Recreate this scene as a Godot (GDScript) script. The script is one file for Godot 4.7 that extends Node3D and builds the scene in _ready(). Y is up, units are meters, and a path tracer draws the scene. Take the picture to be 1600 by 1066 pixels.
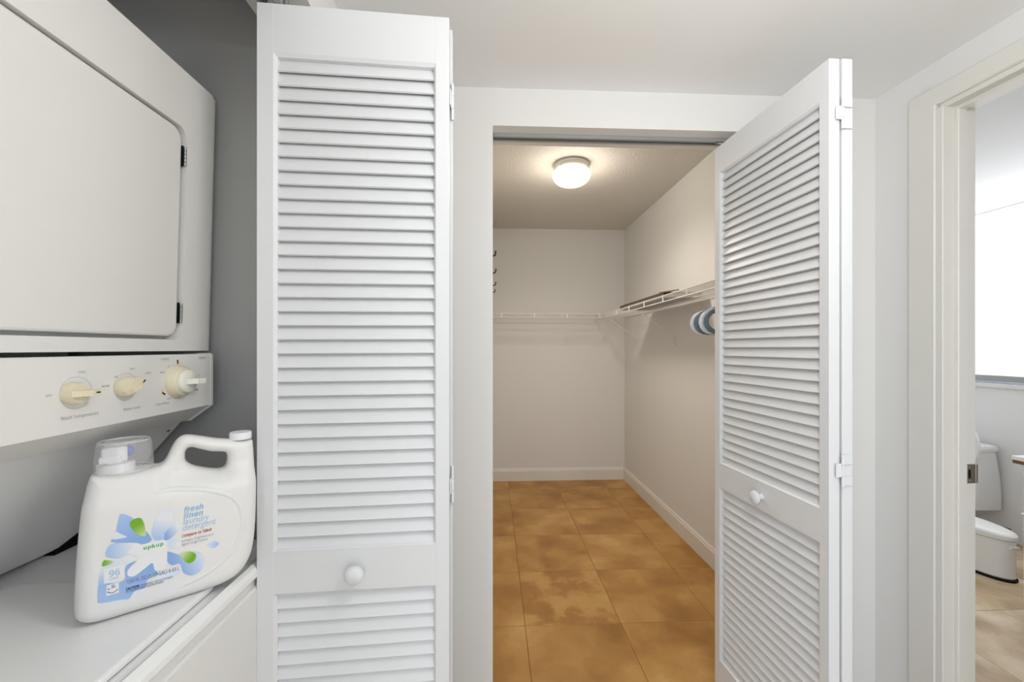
extends Node3D
# Hallway with a louvred laundry door, a walk-in closet and a bathroom doorway.
# V(X, Y, Z): X across, Y up, Z = distance straight ahead (world -z). The lens stands at (0, 1.31, 0).

const FOCAL := 645.0
const EYE := 1.31
var M := {}
var names := {}

func V(x: float, y: float, z: float) -> Vector3:
	return Vector3(x, y, -z)

func _ready() -> void:
	# ---- camera, sky, exposure
	var cam := Camera3D.new()
	cam.name = "camera"
	cam.position = V(0, EYE, 0)
	cam.rotation.y = -atan(30.0 / FOCAL)
	cam.projection = Camera3D.PROJECTION_FRUSTUM
	cam.near = 0.05
	cam.far = 60.0
	cam.size = cam.near * 1066.0 / FOCAL
	cam.frustum_offset = Vector2(0, cam.near * 11.0 / FOCAL)
	add_child(cam)
	cam.current = true
	var env := Environment.new()
	env.tonemap_mode = Environment.TONE_MAPPER_LINEAR
	env.tonemap_exposure = 0.95
	env.background_mode = Environment.BG_SKY
	var sky := Sky.new()
	var sm := ProceduralSkyMaterial.new()
	sm.sky_top_color = Color(0.42, 0.60, 0.86)
	sm.sky_horizon_color = Color(0.80, 0.87, 0.94)
	sm.ground_horizon_color = Color(0.70, 0.72, 0.72)
	sm.ground_bottom_color = Color(0.45, 0.45, 0.43)
	sky.sky_material = sm
	env.sky = sky
	env.sdfgi_enabled = true
	env.ssao_enabled = true
	env.ssil_enabled = true
	var we := WorldEnvironment.new()
	we.name = "world_environment"
	we.environment = env
	add_child(we)
	# unseen windows behind the lens, placed to light the hall; then the bathroom window
	area("unseen_rear_window_light", V(0.56, 1.25, -1.74), V(0.56, 1.25, 1.0), Vector2(1.7, 1.9), UNSEEN_REAR_LIGHT, Color(0.95, 0.98, 1.0))
	area("unseen_side_window_light", V(-0.36, 1.15, -0.95), V(1.5, 1.15, -0.95), Vector2(1.4, 2.0), UNSEEN_SIDE_LIGHT, Color(0.95, 0.98, 1.0))
	area("daylight_bathroom_window", V(3.476, 1.69, 2.30), V(2.4, 1.69, 2.30), Vector2(1.95, 1.10), BATH_WINDOW, Color(0.96, 0.98, 1.0))
	materials()
	shell()
	bathroom_doorway()
	bathroom()
	laundry_unit()
	detergent()
	doors()
	closet()
	unseen_hall_lamp()

const UNSEEN_REAR_LIGHT := 1.3
const UNSEEN_SIDE_LIGHT := 2.4
const BATH_WINDOW := 2.1
const UNSEEN_HALL_LAMP := 0.34
const CLOSET_LAMP := 0.235
const CLOSET_DOWN := 1.08

# ------------------------------------------------------------------ helpers
func area(called: String, at: Vector3, to: Vector3, size: Vector2, energy: float, col: Color) -> void:
	var a := AreaLight3D.new()
	a.name = called
	a.area_size = size
	a.light_energy = energy
	a.light_color = col
	a.area_range = 12.0
	a.shadow_enabled = true
	add_child(a)
	a.look_at_from_position(at, to, Vector3.UP)

func numbered(called: String) -> String:
	if not names.has(called):
		names[called] = 0
		return called
	names[called] += 1
	return "%s_%03d" % [called, names[called]]

func thing(called: String, label: String, category: String, at: Vector3, group := "", kind := "") -> Node3D:
	var o := Node3D.new()
	o.name = numbered(called)
	o.position = at
	add_child(o)
	tag(o, label, category, group, kind)
	return o

func tag(o: Node3D, label: String, category: String, group := "", kind := "") -> void:
	if label: o.set_meta("label", label)
	if category: o.set_meta("category", category)
	if group: o.set_meta("group", group)
	if kind: o.set_meta("kind", kind)

# commits a SurfaceTool (or takes a mesh) as one mesh; world=true: its vertices are world positions
func obj(called: String, st, m: Material, parent: Node3D = null, world := true) -> MeshInstance3D:
	var o := MeshInstance3D.new()
	o.mesh = st.commit() if st is SurfaceTool else st
	o.material_override = m
	if parent == null:
		o.name = numbered(called)
		add_child(o)
	else:
		o.name = called
		parent.add_child(o, true)
		if world:
			var p: Node3D = parent
			var g := Transform3D()
			while p != self and p != null:
				g = p.transform * g
				p = p.get_parent() as Node3D
			o.transform = g.affine_inverse()
	return o

func struct(called: String, st, m: Material, label: String, category: String) -> MeshInstance3D:
	var o := obj(called, st, m)
	tag(o, label, category, "", "structure")
	return o

func mb() -> SurfaceTool:
	var st := SurfaceTool.new()
	st.begin(Mesh.PRIMITIVE_TRIANGLES)
	return st

func tri(st: SurfaceTool, a: Vector3, b: Vector3, c: Vector3, na: Vector3, nb = null, nc = null) -> void:
	var n2: Vector3 = na if nb == null else nb
	var n3: Vector3 = na if nc == null else nc
	var uv := [Vector2(a.x, a.y), Vector2(b.x, b.y), Vector2(c.x, c.y)]
	if (b - a).cross(c - a).dot(na + n2 + n3) > 0.0:
		st.set_normal(na); st.set_uv(uv[0]); st.add_vertex(a)
		st.set_normal(n3); st.set_uv(uv[2]); st.add_vertex(c)
		st.set_normal(n2); st.set_uv(uv[1]); st.add_vertex(b)
	else:
		st.set_normal(na); st.set_uv(uv[0]); st.add_vertex(a)
		st.set_normal(n2); st.set_uv(uv[1]); st.add_vertex(b)
		st.set_normal(n3); st.set_uv(uv[2]); st.add_vertex(c)

func quad(st: SurfaceTool, a: Vector3, b: Vector3, c: Vector3, d: Vector3, out: Vector3) -> void:
	var n := (c - a).cross(d - b)
	if n.length() < 1e-12: return
	n = n.normalized()
	if n.dot(out) < 0.0: n = -n
	tri(st, a, b, c, n)
	tri(st, a, c, d, n)

# chamfered box about the origin, moved by xf
func cbox(st: SurfaceTool, size: Vector3, b: float, xf: Transform3D) -> void:
	var h := size * 0.5
	b = minf(b, minf(h.x, minf(h.y, h.z)) * 0.9)
	var P := func(sx: float, sy: float, sz: float, k: int) -> Vector3:
		var v := Vector3(sx * (h.x - (0.0 if k == 0 else b)), sy * (h.y - (0.0 if k == 1 else b)), sz * (h.z - (0.0 if k == 2 else b)))
		return xf * v
	var B := xf.basis
	for s in [-1.0, 1.0]:
		quad(st, P.call(s, -1, -1, 0), P.call(s, 1, -1, 0), P.call(s, 1, 1, 0), P.call(s, -1, 1, 0), B * Vector3(s, 0, 0))
		quad(st, P.call(-1, s, -1, 1), P.call(1, s, -1, 1), P.call(1, s, 1, 1), P.call(-1, s, 1, 1), B * Vector3(0, s, 0))
		quad(st, P.call(-1, -1, s, 2), P.call(1, -1, s, 2), P.call(1, 1, s, 2), P.call(-1, 1, s, 2), B * Vector3(0, 0, s))
	if b <= 0.00001: return
	for s in [-1.0, 1.0]:
		for t in [-1.0, 1.0]:
			quad(st, P.call(s, t, -1, 0), P.call(s, t, 1, 0), P.call(s, t, 1, 1), P.call(s, t, -1, 1), B * Vector3(s, t, 0))
			quad(st, P.call(s, -1, t, 0), P.call(s, 1, t, 0), P.call(s, 1, t, 2), P.call(s, -1, t, 2), B * Vector3(s, 0, t))
			quad(st, P.call(-1, s, t, 1), P.call(1, s, t, 1), P.call(1, s, t, 2), P.call(-1, s, t, 2), B * Vector3(0, s, t))
			for u in [-1.0, 1.0]:
				var o := (B * Vector3(s, t, u)).normalized()
				tri(st, P.call(s, t, u, 0), P.call(s, t, u, 1), P.call(s, t, u, 2), o)

# box between two corners given as V-style X, Y, Z ranges
func box(st: SurfaceTool, x0: float, x1: float, y0: float, y1: float, z0: float, z1: float, b := 0.0) -> void:
	cbox(st, Vector3(absf(x1 - x0), absf(y1 - y0), absf(z1 - z0)), b, Transform3D(Basis(), V((x0 + x1) / 2, (y0 + y1) / 2, (z0 + z1) / 2)))

func tube(st: SurfaceTool, pts: Array, r: float, seg := 8, caps := true, closed := false) -> void:
	var n := pts.size()
	var rings := []
	var nrm := []
	var up := Vector3.ZERO
	for i in n:
		var a: Vector3 = pts[(i - 1 + n) % n] if closed else pts[maxi(i - 1, 0)]
		var c: Vector3 = pts[(i + 1) % n] if closed else pts[mini(i + 1, n - 1)]
		var t: Vector3 = (c - a).normalized()
		if up == Vector3.ZERO:
			up = t.cross(Vector3.UP if absf(t.y) < 0.9 else Vector3.RIGHT).normalized()
		up = (up - t * up.dot(t)).normalized()
		var w := t.cross(up)
		var ring := []
		var nn := []
		for k in seg:
			var d := up * cos(TAU * k / seg) + w * sin(TAU * k / seg)
			ring.append(pts[i] + d * r)
			nn.append(d)
		rings.append(ring)
		nrm.append(nn)
	for i in (n if closed else n - 1):
		var j := (i + 1) % n
		for k in seg:
			var l := (k + 1) % seg
			tri(st, rings[i][k], rings[i][l], rings[j][l], nrm[i][k], nrm[i][l], nrm[j][l])
			tri(st, rings[i][k], rings[j][l], rings[j][k], nrm[i][k], nrm[j][l], nrm[j][k])
	if caps and not closed:
		for e in [0, n - 1]:
			var o: Vector3 = (pts[0] - pts[1]).normalized() if e == 0 else (pts[n - 1] - pts[n - 2]).normalized()
			for k in range(1, seg - 1):
				tri(st, rings[e][0], rings[e][k], rings[e][k + 1], o)

# lathe about local y: profile of Vector2(radius, height), sharp bends split by angle
func lathe(st: SurfaceTool, prof: Array, seg: int, xf := Transform3D(), sx := 1.0, sz := 1.0) -> void:
	var n := prof.size()
	var seg_n := []
	for i in n - 1:
		var d: Vector2 = prof[i + 1] - prof[i]
		seg_n.append(Vector2(d.y, -d.x).normalized())
	for i in n - 1:
		var a: Vector2 = seg_n[i]
		var na := a
		var nb := a
		if i > 0 and a.dot(seg_n[i - 1]) > 0.6: na = (a + seg_n[i - 1]).normalized()
		if i < n - 2 and a.dot(seg_n[i + 1]) > 0.6: nb = (a + seg_n[i + 1]).normalized()
		for k in seg:
			var t0 := TAU * k / seg
			var t1 := TAU * (k + 1) / seg
			var q := func(p: Vector2, t: float) -> Vector3: return xf * Vector3(p.x * cos(t) * sx, p.y, p.x * sin(t) * sz)
			var m := func(p: Vector2, t: float) -> Vector3: return (xf.basis * Vector3(p.x * cos(t) / sx, p.y, p.x * sin(t) / sz)).normalized()
			tri(st, q.call(prof[i], t0), q.call(prof[i], t1), q.call(prof[i + 1], t1), m.call(na, t0), m.call(na, t1), m.call(nb, t1))
			tri(st, q.call(prof[i], t0), q.call(prof[i + 1], t1), q.call(prof[i + 1], t0), m.call(na, t0), m.call(nb, t1), m.call(nb, t0))

# closed polygon in a plane (ax, ay), pushed along az from d0 to d1
func prism(st: SurfaceTool, poly: Array, o: Vector3, ax: Vector3, ay: Vector3, az: Vector3, d0: float, d1: float) -> void:
	var pp := PackedVector2Array(poly)
	var idx := Geometry2D.triangulate_polygon(pp)
	for e in [d0, d1]:
		var nn := az * (1.0 if e == maxf(d0, d1) else -1.0)
		for i in range(0, idx.size(), 3):
			var q := []
			for k in 3:
				var p := pp[idx[i + k]]
				q.append(o + ax * p.x + ay * p.y + az * e)
			tri(st, q[0], q[1], q[2], nn)
	var ccw := not Geometry2D.is_polygon_clockwise(pp)
	for i in pp.size():
		var a := pp[i]
		var b := pp[(i + 1) % pp.size()]
		var d := b - a
		var n2 := Vector2(d.y, -d.x) * (1.0 if ccw else -1.0)
		var A := o + ax * a.x + ay * a.y
		var Bp := o + ax * b.x + ay * b.y
		quad(st, A + az * d0, Bp + az * d0, Bp + az * d1, A + az * d1, ax * n2.x + ay * n2.y)

func rrect(cx: float, cy: float, hw: float, hh: float, r: float, n := 6) -> Array:
	var out := []
	for c in 4:
		var sx: float = [1, -1, -1, 1][c]
		var sy: float = [1, 1, -1, -1][c]
		for k in n + 1:
			var t := PI / 2 * (c + float(k) / n)
			out.append(Vector2(cx + sx * (hw - r) + r * cos(t), cy + sy * (hh - r) + r * sin(t)))
	return out

# ------------------------------------------------------------------ materials
func paint(c: Color, rough := 0.5, spec := 0.5, metal := 0.0) -> StandardMaterial3D:
	var m := StandardMaterial3D.new()
	m.albedo_color = c
	m.roughness = rough
	m.metallic = metal
	m.metallic_specular = spec
	return m

func noise_tex(sd: int, freq: float, stops: Array, cols: Array, kind := 0, warp := 30.0, size := 512) -> NoiseTexture2D:
	var n := FastNoiseLite.new()
	n.seed = sd
	n.noise_type = FastNoiseLite.TYPE_SIMPLEX_SMOOTH
	n.frequency = freq
	n.fractal_octaves = 5
	n.fractal_gain = 0.55
	if kind == 1: n.fractal_type = FastNoiseLite.FRACTAL_RIDGED
	n.domain_warp_enabled = warp > 0.0
	n.domain_warp_amplitude = warp
	n.domain_warp_frequency = 0.012
	var t := NoiseTexture2D.new()
	t.width = size
	t.height = size
	t.seamless = true
	t.noise = n
	if cols.size():
		var g := Gradient.new()
		g.offsets = PackedFloat32Array(stops)
		g.colors = PackedColorArray(cols)
		t.color_ramp = g
	return t

func stone(sd: int, cols: Array, off: Vector3, contrast := false, cut := 0.5) -> StandardMaterial3D:
	var m := paint(Color.WHITE, 0.42, 0.45)
	var st := [0.0, 0.3, 0.5, 0.72, 1.0]
	if contrast: st = [0.0, 0.40, 0.50, 0.60, 1.0]
	m.albedo_texture = noise_tex(sd, 0.0045 if contrast else 0.0035, st, cols, 0, 60.0)
	m.uv1_triplanar = true
	m.uv1_scale = Vector3(1.15, 1.15, 1.15)
	m.uv1_offset = off
	return m

func materials() -> void:
	M.wall = paint(Color(0.925, 0.92, 0.912), 0.6, 0.3)
	M.closet_wall = paint(Color(0.89, 0.885, 0.875), 0.65, 0.3)
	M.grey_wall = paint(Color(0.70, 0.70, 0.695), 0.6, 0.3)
	M.bath_wall = paint(Color(0.96, 0.96, 0.955), 0.6, 0.3)
	M.bath_ceiling = paint(Color(0.86, 0.86, 0.86), 0.7, 0.3)
	M.ceiling = paint(Color(0.968, 0.968, 0.968), 0.8, 0.2)
	var ct := noise_tex(91, 0.05, [], [], 0, 0.0, 256)
	ct.as_normal_map = true
	ct.bump_strength = 3.0
	M.closet_ceiling = paint(Color(0.86, 0.845, 0.82), 0.85, 0.2)
	M.closet_ceiling.normal_enabled = true
	M.closet_ceiling.normal_texture = ct
	M.closet_ceiling.normal_scale = 0.6
	M.closet_ceiling.uv1_triplanar = true
	M.closet_ceiling.uv1_scale = Vector3(4, 4, 4)
	M.trim = paint(Color(0.90, 0.89, 0.865), 0.4, 0.45)
	M.door = paint(Color(0.885, 0.89, 0.897), 0.42, 0.45)
	M.appliance = paint(Color(0.90, 0.895, 0.88), 0.28, 0.5)
	M.appliance_lightened = paint(Color(0.955, 0.955, 0.95), 0.22, 0.5)  # appliance white made lighter for deck, lid and splash, in place of light
	M.appliance_end = paint(Color(0.88, 0.88, 0.875), 0.35, 0.5)
	M.cream = paint(Color(0.89, 0.855, 0.75), 0.35, 0.5)
	M.knob_white = paint(Color(0.93, 0.92, 0.88), 0.3, 0.5)
	M.print_grey = paint(Color(0.76, 0.76, 0.75), 0.6, 0.3)
	M.print_faint = paint(Color(0.83, 0.825, 0.815), 0.6, 0.3)
	M.print_dark = paint(Color(0.10, 0.09, 0.09), 0.6, 0.3)
	M.print_red = paint(Color(0.45, 0.10, 0.14), 0.6, 0.3)
	M.black = paint(Color(0.045, 0.045, 0.045), 0.6, 0.3)
	M.chrome = paint(Color(0.86, 0.86, 0.87), 0.15, 0.5, 1.0)
	M.steel = paint(Color(0.62, 0.63, 0.64), 0.3, 0.5, 1.0)
	M.nickel = paint(Color(0.60, 0.565, 0.51), 0.38, 0.5, 1.0)
	M.rail = paint(Color(0.66, 0.66, 0.66), 0.4, 0.5, 0.5)
	M.hdpe = paint(Color(0.925, 0.92, 0.915), 0.38, 0.45)
	M.hdpe.subsurf_scatter_enabled = true
	M.hdpe.subsurf_scatter_strength = 0.08
	M.clear = paint(Color(0.97, 0.975, 0.98, 0.20), 0.05, 0.6)
	M.clear.transparency = BaseMaterial3D.TRANSPARENCY_ALPHA
	M.violet = paint(Color(0.36, 0.38, 0.74), 0.3, 0.5)
	M.spout_white = paint(Color(0.93, 0.93, 0.94), 0.35, 0.5)
	M.wire = paint(Color(0.90, 0.895, 0.88), 0.35, 0.5)
	M.board = paint(Color(0.30, 0.27, 0.23), 0.5, 0.4)
	M.rod = paint(Color(0.45, 0.38, 0.30), 0.4, 0.5)
	M.hook = paint(Color(0.03, 0.027, 0.024), 0.4, 0.5)
	M.hanger_white = paint(Color(0.90, 0.91, 0.94), 0.35, 0.5)
	M.hanger_blue = paint(Color(0.37, 0.45, 0.50), 0.4, 0.5)
	M.fixture = paint(Color(0.86, 0.855, 0.835), 0.4, 0.5)
	M.porcelain = paint(Color(0.92, 0.915, 0.905), 0.15, 0.5)
	M.bin = paint(Color(0.90, 0.895, 0.88), 0.35, 0.5)
	M.wood_edge = paint(Color(0.42, 0.29, 0.14), 0.35, 0.5)
	M.counter = paint(Color(0.93, 0.92, 0.92), 0.2, 0.5)
	M.grout = paint(Color(0.60, 0.45, 0.25), 0.9, 0.2)
	M.bath_grout = paint(Color(0.60, 0.52, 0.42), 0.9, 0.2)
	var brown := [Color(0.60, 0.43, 0.21), Color(0.67, 0.49, 0.25), Color(0.72, 0.54, 0.29), Color(0.76, 0.585, 0.335), Color(0.82, 0.66, 0.42)]
	M.stone = []
	for i in 7:
		M.stone.append(stone(11 + i % 3, brown, Vector3(0.37 * i + 0.1, 0.21 * i, 0.53 * i)))
	var patch := [Color(0.62, 0.45, 0.22), Color(0.67, 0.49, 0.25), Color(0.72, 0.54, 0.29), Color(0.77, 0.60, 0.35), Color(0.79, 0.63, 0.38)]
	M.stone_patched = stone(41, patch, Vector3(0.2, 0.1, 0.62), true)
	var sand := [Color(0.66, 0.56, 0.43), Color(0.74, 0.64, 0.51), Color(0.80, 0.71, 0.58), Color(0.85, 0.77, 0.65), Color(0.90, 0.84, 0.74)]  # brown stone made paler: daylight put into the tile colour
	M.sand = []
	for i in 4:
		M.sand.append(stone(23 + i % 2, sand, Vector3(0.41 * i, 0.3 * i, 0.17 * i)))

# ------------------------------------------------------------------ room shell
func tiles(parent: Node3D, x0: float, x1: float, z0: float, z1: float, ox: float, oz: float, px: float, pz: float, mats: Array, sd: int) -> void:
	var rng := RandomNumberGenerator.new()
	rng.seed = sd
	var g := 0.0009
	var i0 := floori((x0 - ox) / px)
	var j0 := floori((z0 - oz) / pz)
	for i in range(i0, ceili((x1 - ox) / px)):
		for j in range(j0, ceili((z1 - oz) / pz)):
			var a := maxf(ox + i * px + g, x0)
			var b := minf(ox + (i + 1) * px - g, x1)
			var c := maxf(oz + j * pz + g, z0)
			var d := minf(oz + (j + 1) * pz - g, z1)
			if b - a < 0.01 or d - c < 0.01: continue
			var st := mb()
			var lift := rng.randf_range(-0.0004, 0.0004)
			box(st, a, b, -0.012, lift, c, d, 0.0012)
			var m: Material = mats[rng.randi_range(0, mats.size() - 1)]
			if mats == M.stone and i == 0 and j == 0: m = M.stone_patched
			obj("tile", st, m, parent)

func shell() -> void:
	var st := mb()
	box(st, -0.6, 1.62, -0.12, -0.003, -1.9, 4.2)
	var fl := struct("floor", st, M.grout, "brown travertine tile floor in the walk-in closet, with unseen hall tiles made paler to bounce light", "floor")
	tiles(fl, -0.42, 1.40, 1.46, 4.07, 0.152, 1.94, 0.457, 0.468, M.stone, 5)
	tiles(fl, -0.42, 1.56, -1.8, 1.458, 0.152, 0.536, 0.457, 0.468, M.sand, 6)  # hall tiles out of view, made paler to bounce light upwards
	st = mb(); box(st, -1.6, -0.6, -0.12, 0.0, -0.22, 1.2)
	struct("floor_laundry", st, M.bath_grout, "bare floor under the stacked laundry machine", "floor")
	st = mb(); box(st, 1.62, 3.65, -0.12, -0.003, -0.2, 3.5)
	var fb := struct("floor_bathroom", st, M.bath_grout, "stone tile floor under the toilet and bin, its colour lightened for daylight", "floor")
	tiles(fb, 1.47, 3.5, 0.0, 3.35, 1.62, 0.12, 0.457, 0.457, M.sand, 8)
	# ceilings
	st = mb(); box(st, -0.56, 1.75, 2.23, 2.36, -1.9, 1.46)
	struct("ceiling_hall", st, M.ceiling, "flat white hallway ceiling above both louvred doors", "ceiling")
	st = mb(); box(st, -0.15, 1.42, 2.49, 2.6, 1.6, 4.17)
	struct("ceiling_closet", st, M.closet_ceiling, "textured ceiling inside the closet around the round lamp", "ceiling")
	st = mb(); box(st, -1.55, -0.56, 2.45, 2.56, -0.22, 1.18)
	struct("ceiling_laundry", st, M.ceiling, "unseen ceiling above the laundry machine, white to bounce light", "ceiling")  # out of view, kept white to bounce light down into the alcove
	st = mb(); box(st, 1.415, 3.65, 2.27, 2.4, -0.2, 3.5)
	struct("ceiling_bathroom", st, M.bath_ceiling, "pale bathroom ceiling above the window", "ceiling")
	# closet front wall with its opening
	st = mb()
	box(st, -0.56, 0.0, 0.0, 2.6, 1.46, 1.6)
	box(st, 0.93, 1.43, 0.0, 2.6, 1.46, 1.6)
	box(st, 0.0, 0.93, 2.097, 2.6, 1.46, 1.6, 0.0)
	struct("wall_front", st, M.wall, "white painted wall around the closet opening", "wall")
	st = mb(); box(st, -0.145, -0.045, 0.0, 2.6, 1.6, 4.17)
	struct("wall_closet_left", st, M.closet_wall, "closet wall that carries the black hooks", "wall")
	st = mb(); box(st, 1.315, 1.415, 0.0, 2.6, 1.6, 4.17)
	struct("wall_closet_right", st, M.closet_wall, "closet side wall carrying the long wire shelf", "wall")
	st = mb(); box(st, -0.045, 1.315, 0.0, 2.6, 4.07, 4.17)
	struct("wall_closet_back", st, M.closet_wall, "closet wall at the far end under the short wire shelf", "wall")
	# hallway left wall; laundry opening widened out of view to let light in
	st = mb()
	box(st, -0.56, -0.42, 0.0, 2.6, 1.08, 1.46)
	box(st, -0.56, -0.42, 0.0, 2.6, -0.22, -0.12)
	box(st, -0.56, -0.42, 0.0, 2.6, -1.9, -1.68)
	box(st, -0.56, -0.42, 0.0, 0.12, -1.68, -0.22)
	box(st, -0.56, -0.42, 2.18, 2.6, -1.68, -0.22)
	box(st, -0.56, -0.42, 2.10, 2.6, -0.12, 1.08)
	struct("wall_hall_left", st, M.wall, "white hallway wall around the laundry opening", "wall")
	st = mb(); box(st, -1.55, -0.56, 0.0, 2.56, 1.08, 1.18)
	struct("wall_laundry_far", st, M.grey_wall, "grey alcove wall behind the detergent jug", "wall")
	st = mb(); box(st, -1.55, -0.56, 0.0, 2.56, -0.22, -0.12)
	struct("wall_laundry_near", st, M.wall, "unseen alcove wall beside the laundry machine, white to bounce light", "wall")  # unseen side, made white to bounce light onto deck and splash panel
	st = mb(); box(st, -1.65, -1.55, 0.0, 2.56, -0.22, 1.18)
	struct("wall_laundry_back", st, M.wall, "unseen alcove wall behind the laundry machine, white to bounce light", "wall")  # hidden wall, white chosen to brighten the alcove
	# wall behind the lens, with an unseen window placed to light the hall
	st = mb()
	box(st, -0.56, -0.33, 0.0, 2.36, -1.95, -1.8)
	box(st, 1.45, 1.75, 0.0, 2.36, -1.95, -1.8)
	box(st, -0.33, 1.45, 0.0, 0.26, -1.95, -1.8)
	box(st, -0.33, 1.45, 2.2, 2.36, -1.95, -1.8)
	struct("wall_rear", st, M.wall, "unseen white wall around the unseen window behind the viewer", "wall")
	st = mb()
	for e in [[-0.33, -0.29, 0.26, 2.2], [1.41, 1.45, 0.26, 2.2], [-0.29, 1.41, 0.26, 0.30], [-0.29, 1.41, 2.16, 2.2], [0.54, 0.58, 0.30, 2.16]]:
		box(st, e[0], e[1], e[2], e[3], -1.93, -1.88, 0.003)
	var w := struct("window_2", st, M.trim, "unseen white framed window behind the viewer, placed to light the hall", "window")
	var gl := paint(Color(1, 1, 1, 0.06), 0.02, 0.5)
	gl.transparency = BaseMaterial3D.TRANSPARENCY_ALPHA
	for e in [[-0.29, 0.54], [0.58, 1.41]]:
		st = mb(); box(st, e[0], e[1], 0.30, 2.16, -1.908, -1.902)
		obj("pane", st, gl, w)
	st = mb()
	for e in [[-1.68, -1.64, 0.12, 2.18], [-0.26, -0.22, 0.12, 2.18], [-1.64, -0.26, 0.12, 0.16], [-1.64, -0.26, 2.14, 2.18], [-0.97, -0.93, 0.16, 2.14]]:
		box(st, -0.52, -0.47, e[2], e[3], e[0], e[1], 0.003)
	w = struct("window_3", st, M.trim, "unseen tall white framed glass door beside the viewer, placed to light the closet door", "window")  # out of view, placed to light the closet door from the side
	for e in [[-1.64, -0.97], [-0.93, -0.26]]:
		st = mb(); box(st, -0.498, -0.492, 0.16, 2.14, e[0], e[1])
		obj("pane", st, gl, w)
	# closet baseboards: flat board with a stepped cap
	var prof := [Vector2(0, 0), Vector2(0.014, 0), Vector2(0.014, 0.098), Vector2(0.010, 0.104), Vector2(0.010, 0.112), Vector2(0.006, 0.12), Vector2(0, 0.12)]
	st = mb(); prism(st, prof, V(1.315, 0, 0), Vector3.LEFT, Vector3.UP, Vector3.FORWARD, 1.6, 4.07)
	struct("baseboard_right", st, M.trim, "white baseboard along the closet side wall below the long shelf", "baseboard")
	st = mb(); prism(st, prof, V(0, 0, 4.07), Vector3.BACK, Vector3.UP, Vector3.RIGHT, -0.045, 1.301)
	struct("baseboard_back", st, M.trim, "white baseboard across the closet's end wall", "baseboard")
	st = mb(); prism(st, prof, V(-0.045, 0, 0), Vector3.RIGHT, Vector3.UP, Vector3.FORWARD, 1.6, 4.056)
	struct("baseboard_left", st, M.trim, "white baseboard below the black hooks", "baseboard")

# frame of the hallway's right wall: s runs ahead along it, n into the bathroom
var RW := Transform3D()
func R(s: float, y: float, n: float) -> Vector3:
	return RW * Vector3(n, y, -s)

func rbox(st: SurfaceTool, s0: float, s1: float, y0: float, y1: float, n0: float, n1: float, b := 0.0) -> void:
	cbox(st, Vector3(absf(n1 - n0), absf(y1 - y0), absf(s1 - s0)), b, RW * Transform3D(Basis(), Vector3((n0 + n1) / 2, (y0 + y1) / 2, -(s0 + s1) / 2)))

func bathroom_doorway() -> void:
	var a := atan(0.0587)
	RW = Transform3D(Basis(Vector3.UP, a), V(1.41, 0, 1.46))
	var st := mb()
	rbox(st, -0.225, 0.0, 0.0, 2.4, 0.0, 0.1)
	rbox(st, -3.4, -1.0, 0.0, 2.4, 0.0, 0.1)
	rbox(st, -1.0, -0.225, 2.085, 2.4, 0.0, 0.1)
	struct("wall_right", st, M.wall, "white hallway wall around the bathroom doorway", "wall")
	# casing: two steps, mitred look, around the opening
	st = mb()
	rbox(st, -0.2095, -0.1273, 0.0, 2.144, -0.017, 0.0, 0.004)
	rbox(st, -1.10, -1.018, 0.0, 2.144, -0.017, 0.0, 0.004)
	rbox(st, -1.10, -0.1273, 2.083, 2.144, -0.0165, 0.0, 0.004)
	struct("trim_1", st, M.trim, "white casing around the bathroom doorway", "casing")
	# jamb lining with stop
	st = mb()
	rbox(st, -0.2295, -0.2075, 0.0, 2.072, -0.014, 0.104, 0.002)
	rbox(st, -0.2405, -0.2285, 0.0, 2.062, 0.028, 0.058, 0.002)
	rbox(st, -1.018, -0.998, 0.0, 2.072, -0.004, 0.104, 0.002)
	rbox(st, -1.018, -0.2095, 2.068, 2.088, -0.004, 0.104, 0.002)
	rbox(st, -0.998, -0.2285, 2.057, 2.07, 0.028, 0.058, 0.002)
	var j := struct("trim_2", st, M.trim, "white door jamb with a metal strike plate", "jamb")
	st = mb()
	rbox(st, -0.2325, -0.2285, 0.883, 0.943, 0.0685, 0.1015, 0.0012)
	rbox(st, -0.2335, -0.229, 0.883, 0.943, 0.0985, 0.1075, 0.0015)
	var pl := obj("strike_plate", st, M.nickel, j)
	pl.set_meta("label", "brushed metal strike plate")
	st = mb()
	rbox(st, -0.2331, -0.232, 0.900, 0.926, 0.074, 0.081)
	obj("latch_hole", st, M.black, pl)
	st = mb()
	for y in [0.892, 0.934]:
		lathe(st, [Vector2(0.0, 0.0012), Vector2(0.003, 0.0008), Vector2(0.0038, 0.0)], 10, RW * Transform3D(Basis(Vector3.RIGHT, PI / 2), Vector3(0.079, y, 0.2325)))
	obj("screw", st, M.steel, pl)

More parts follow.
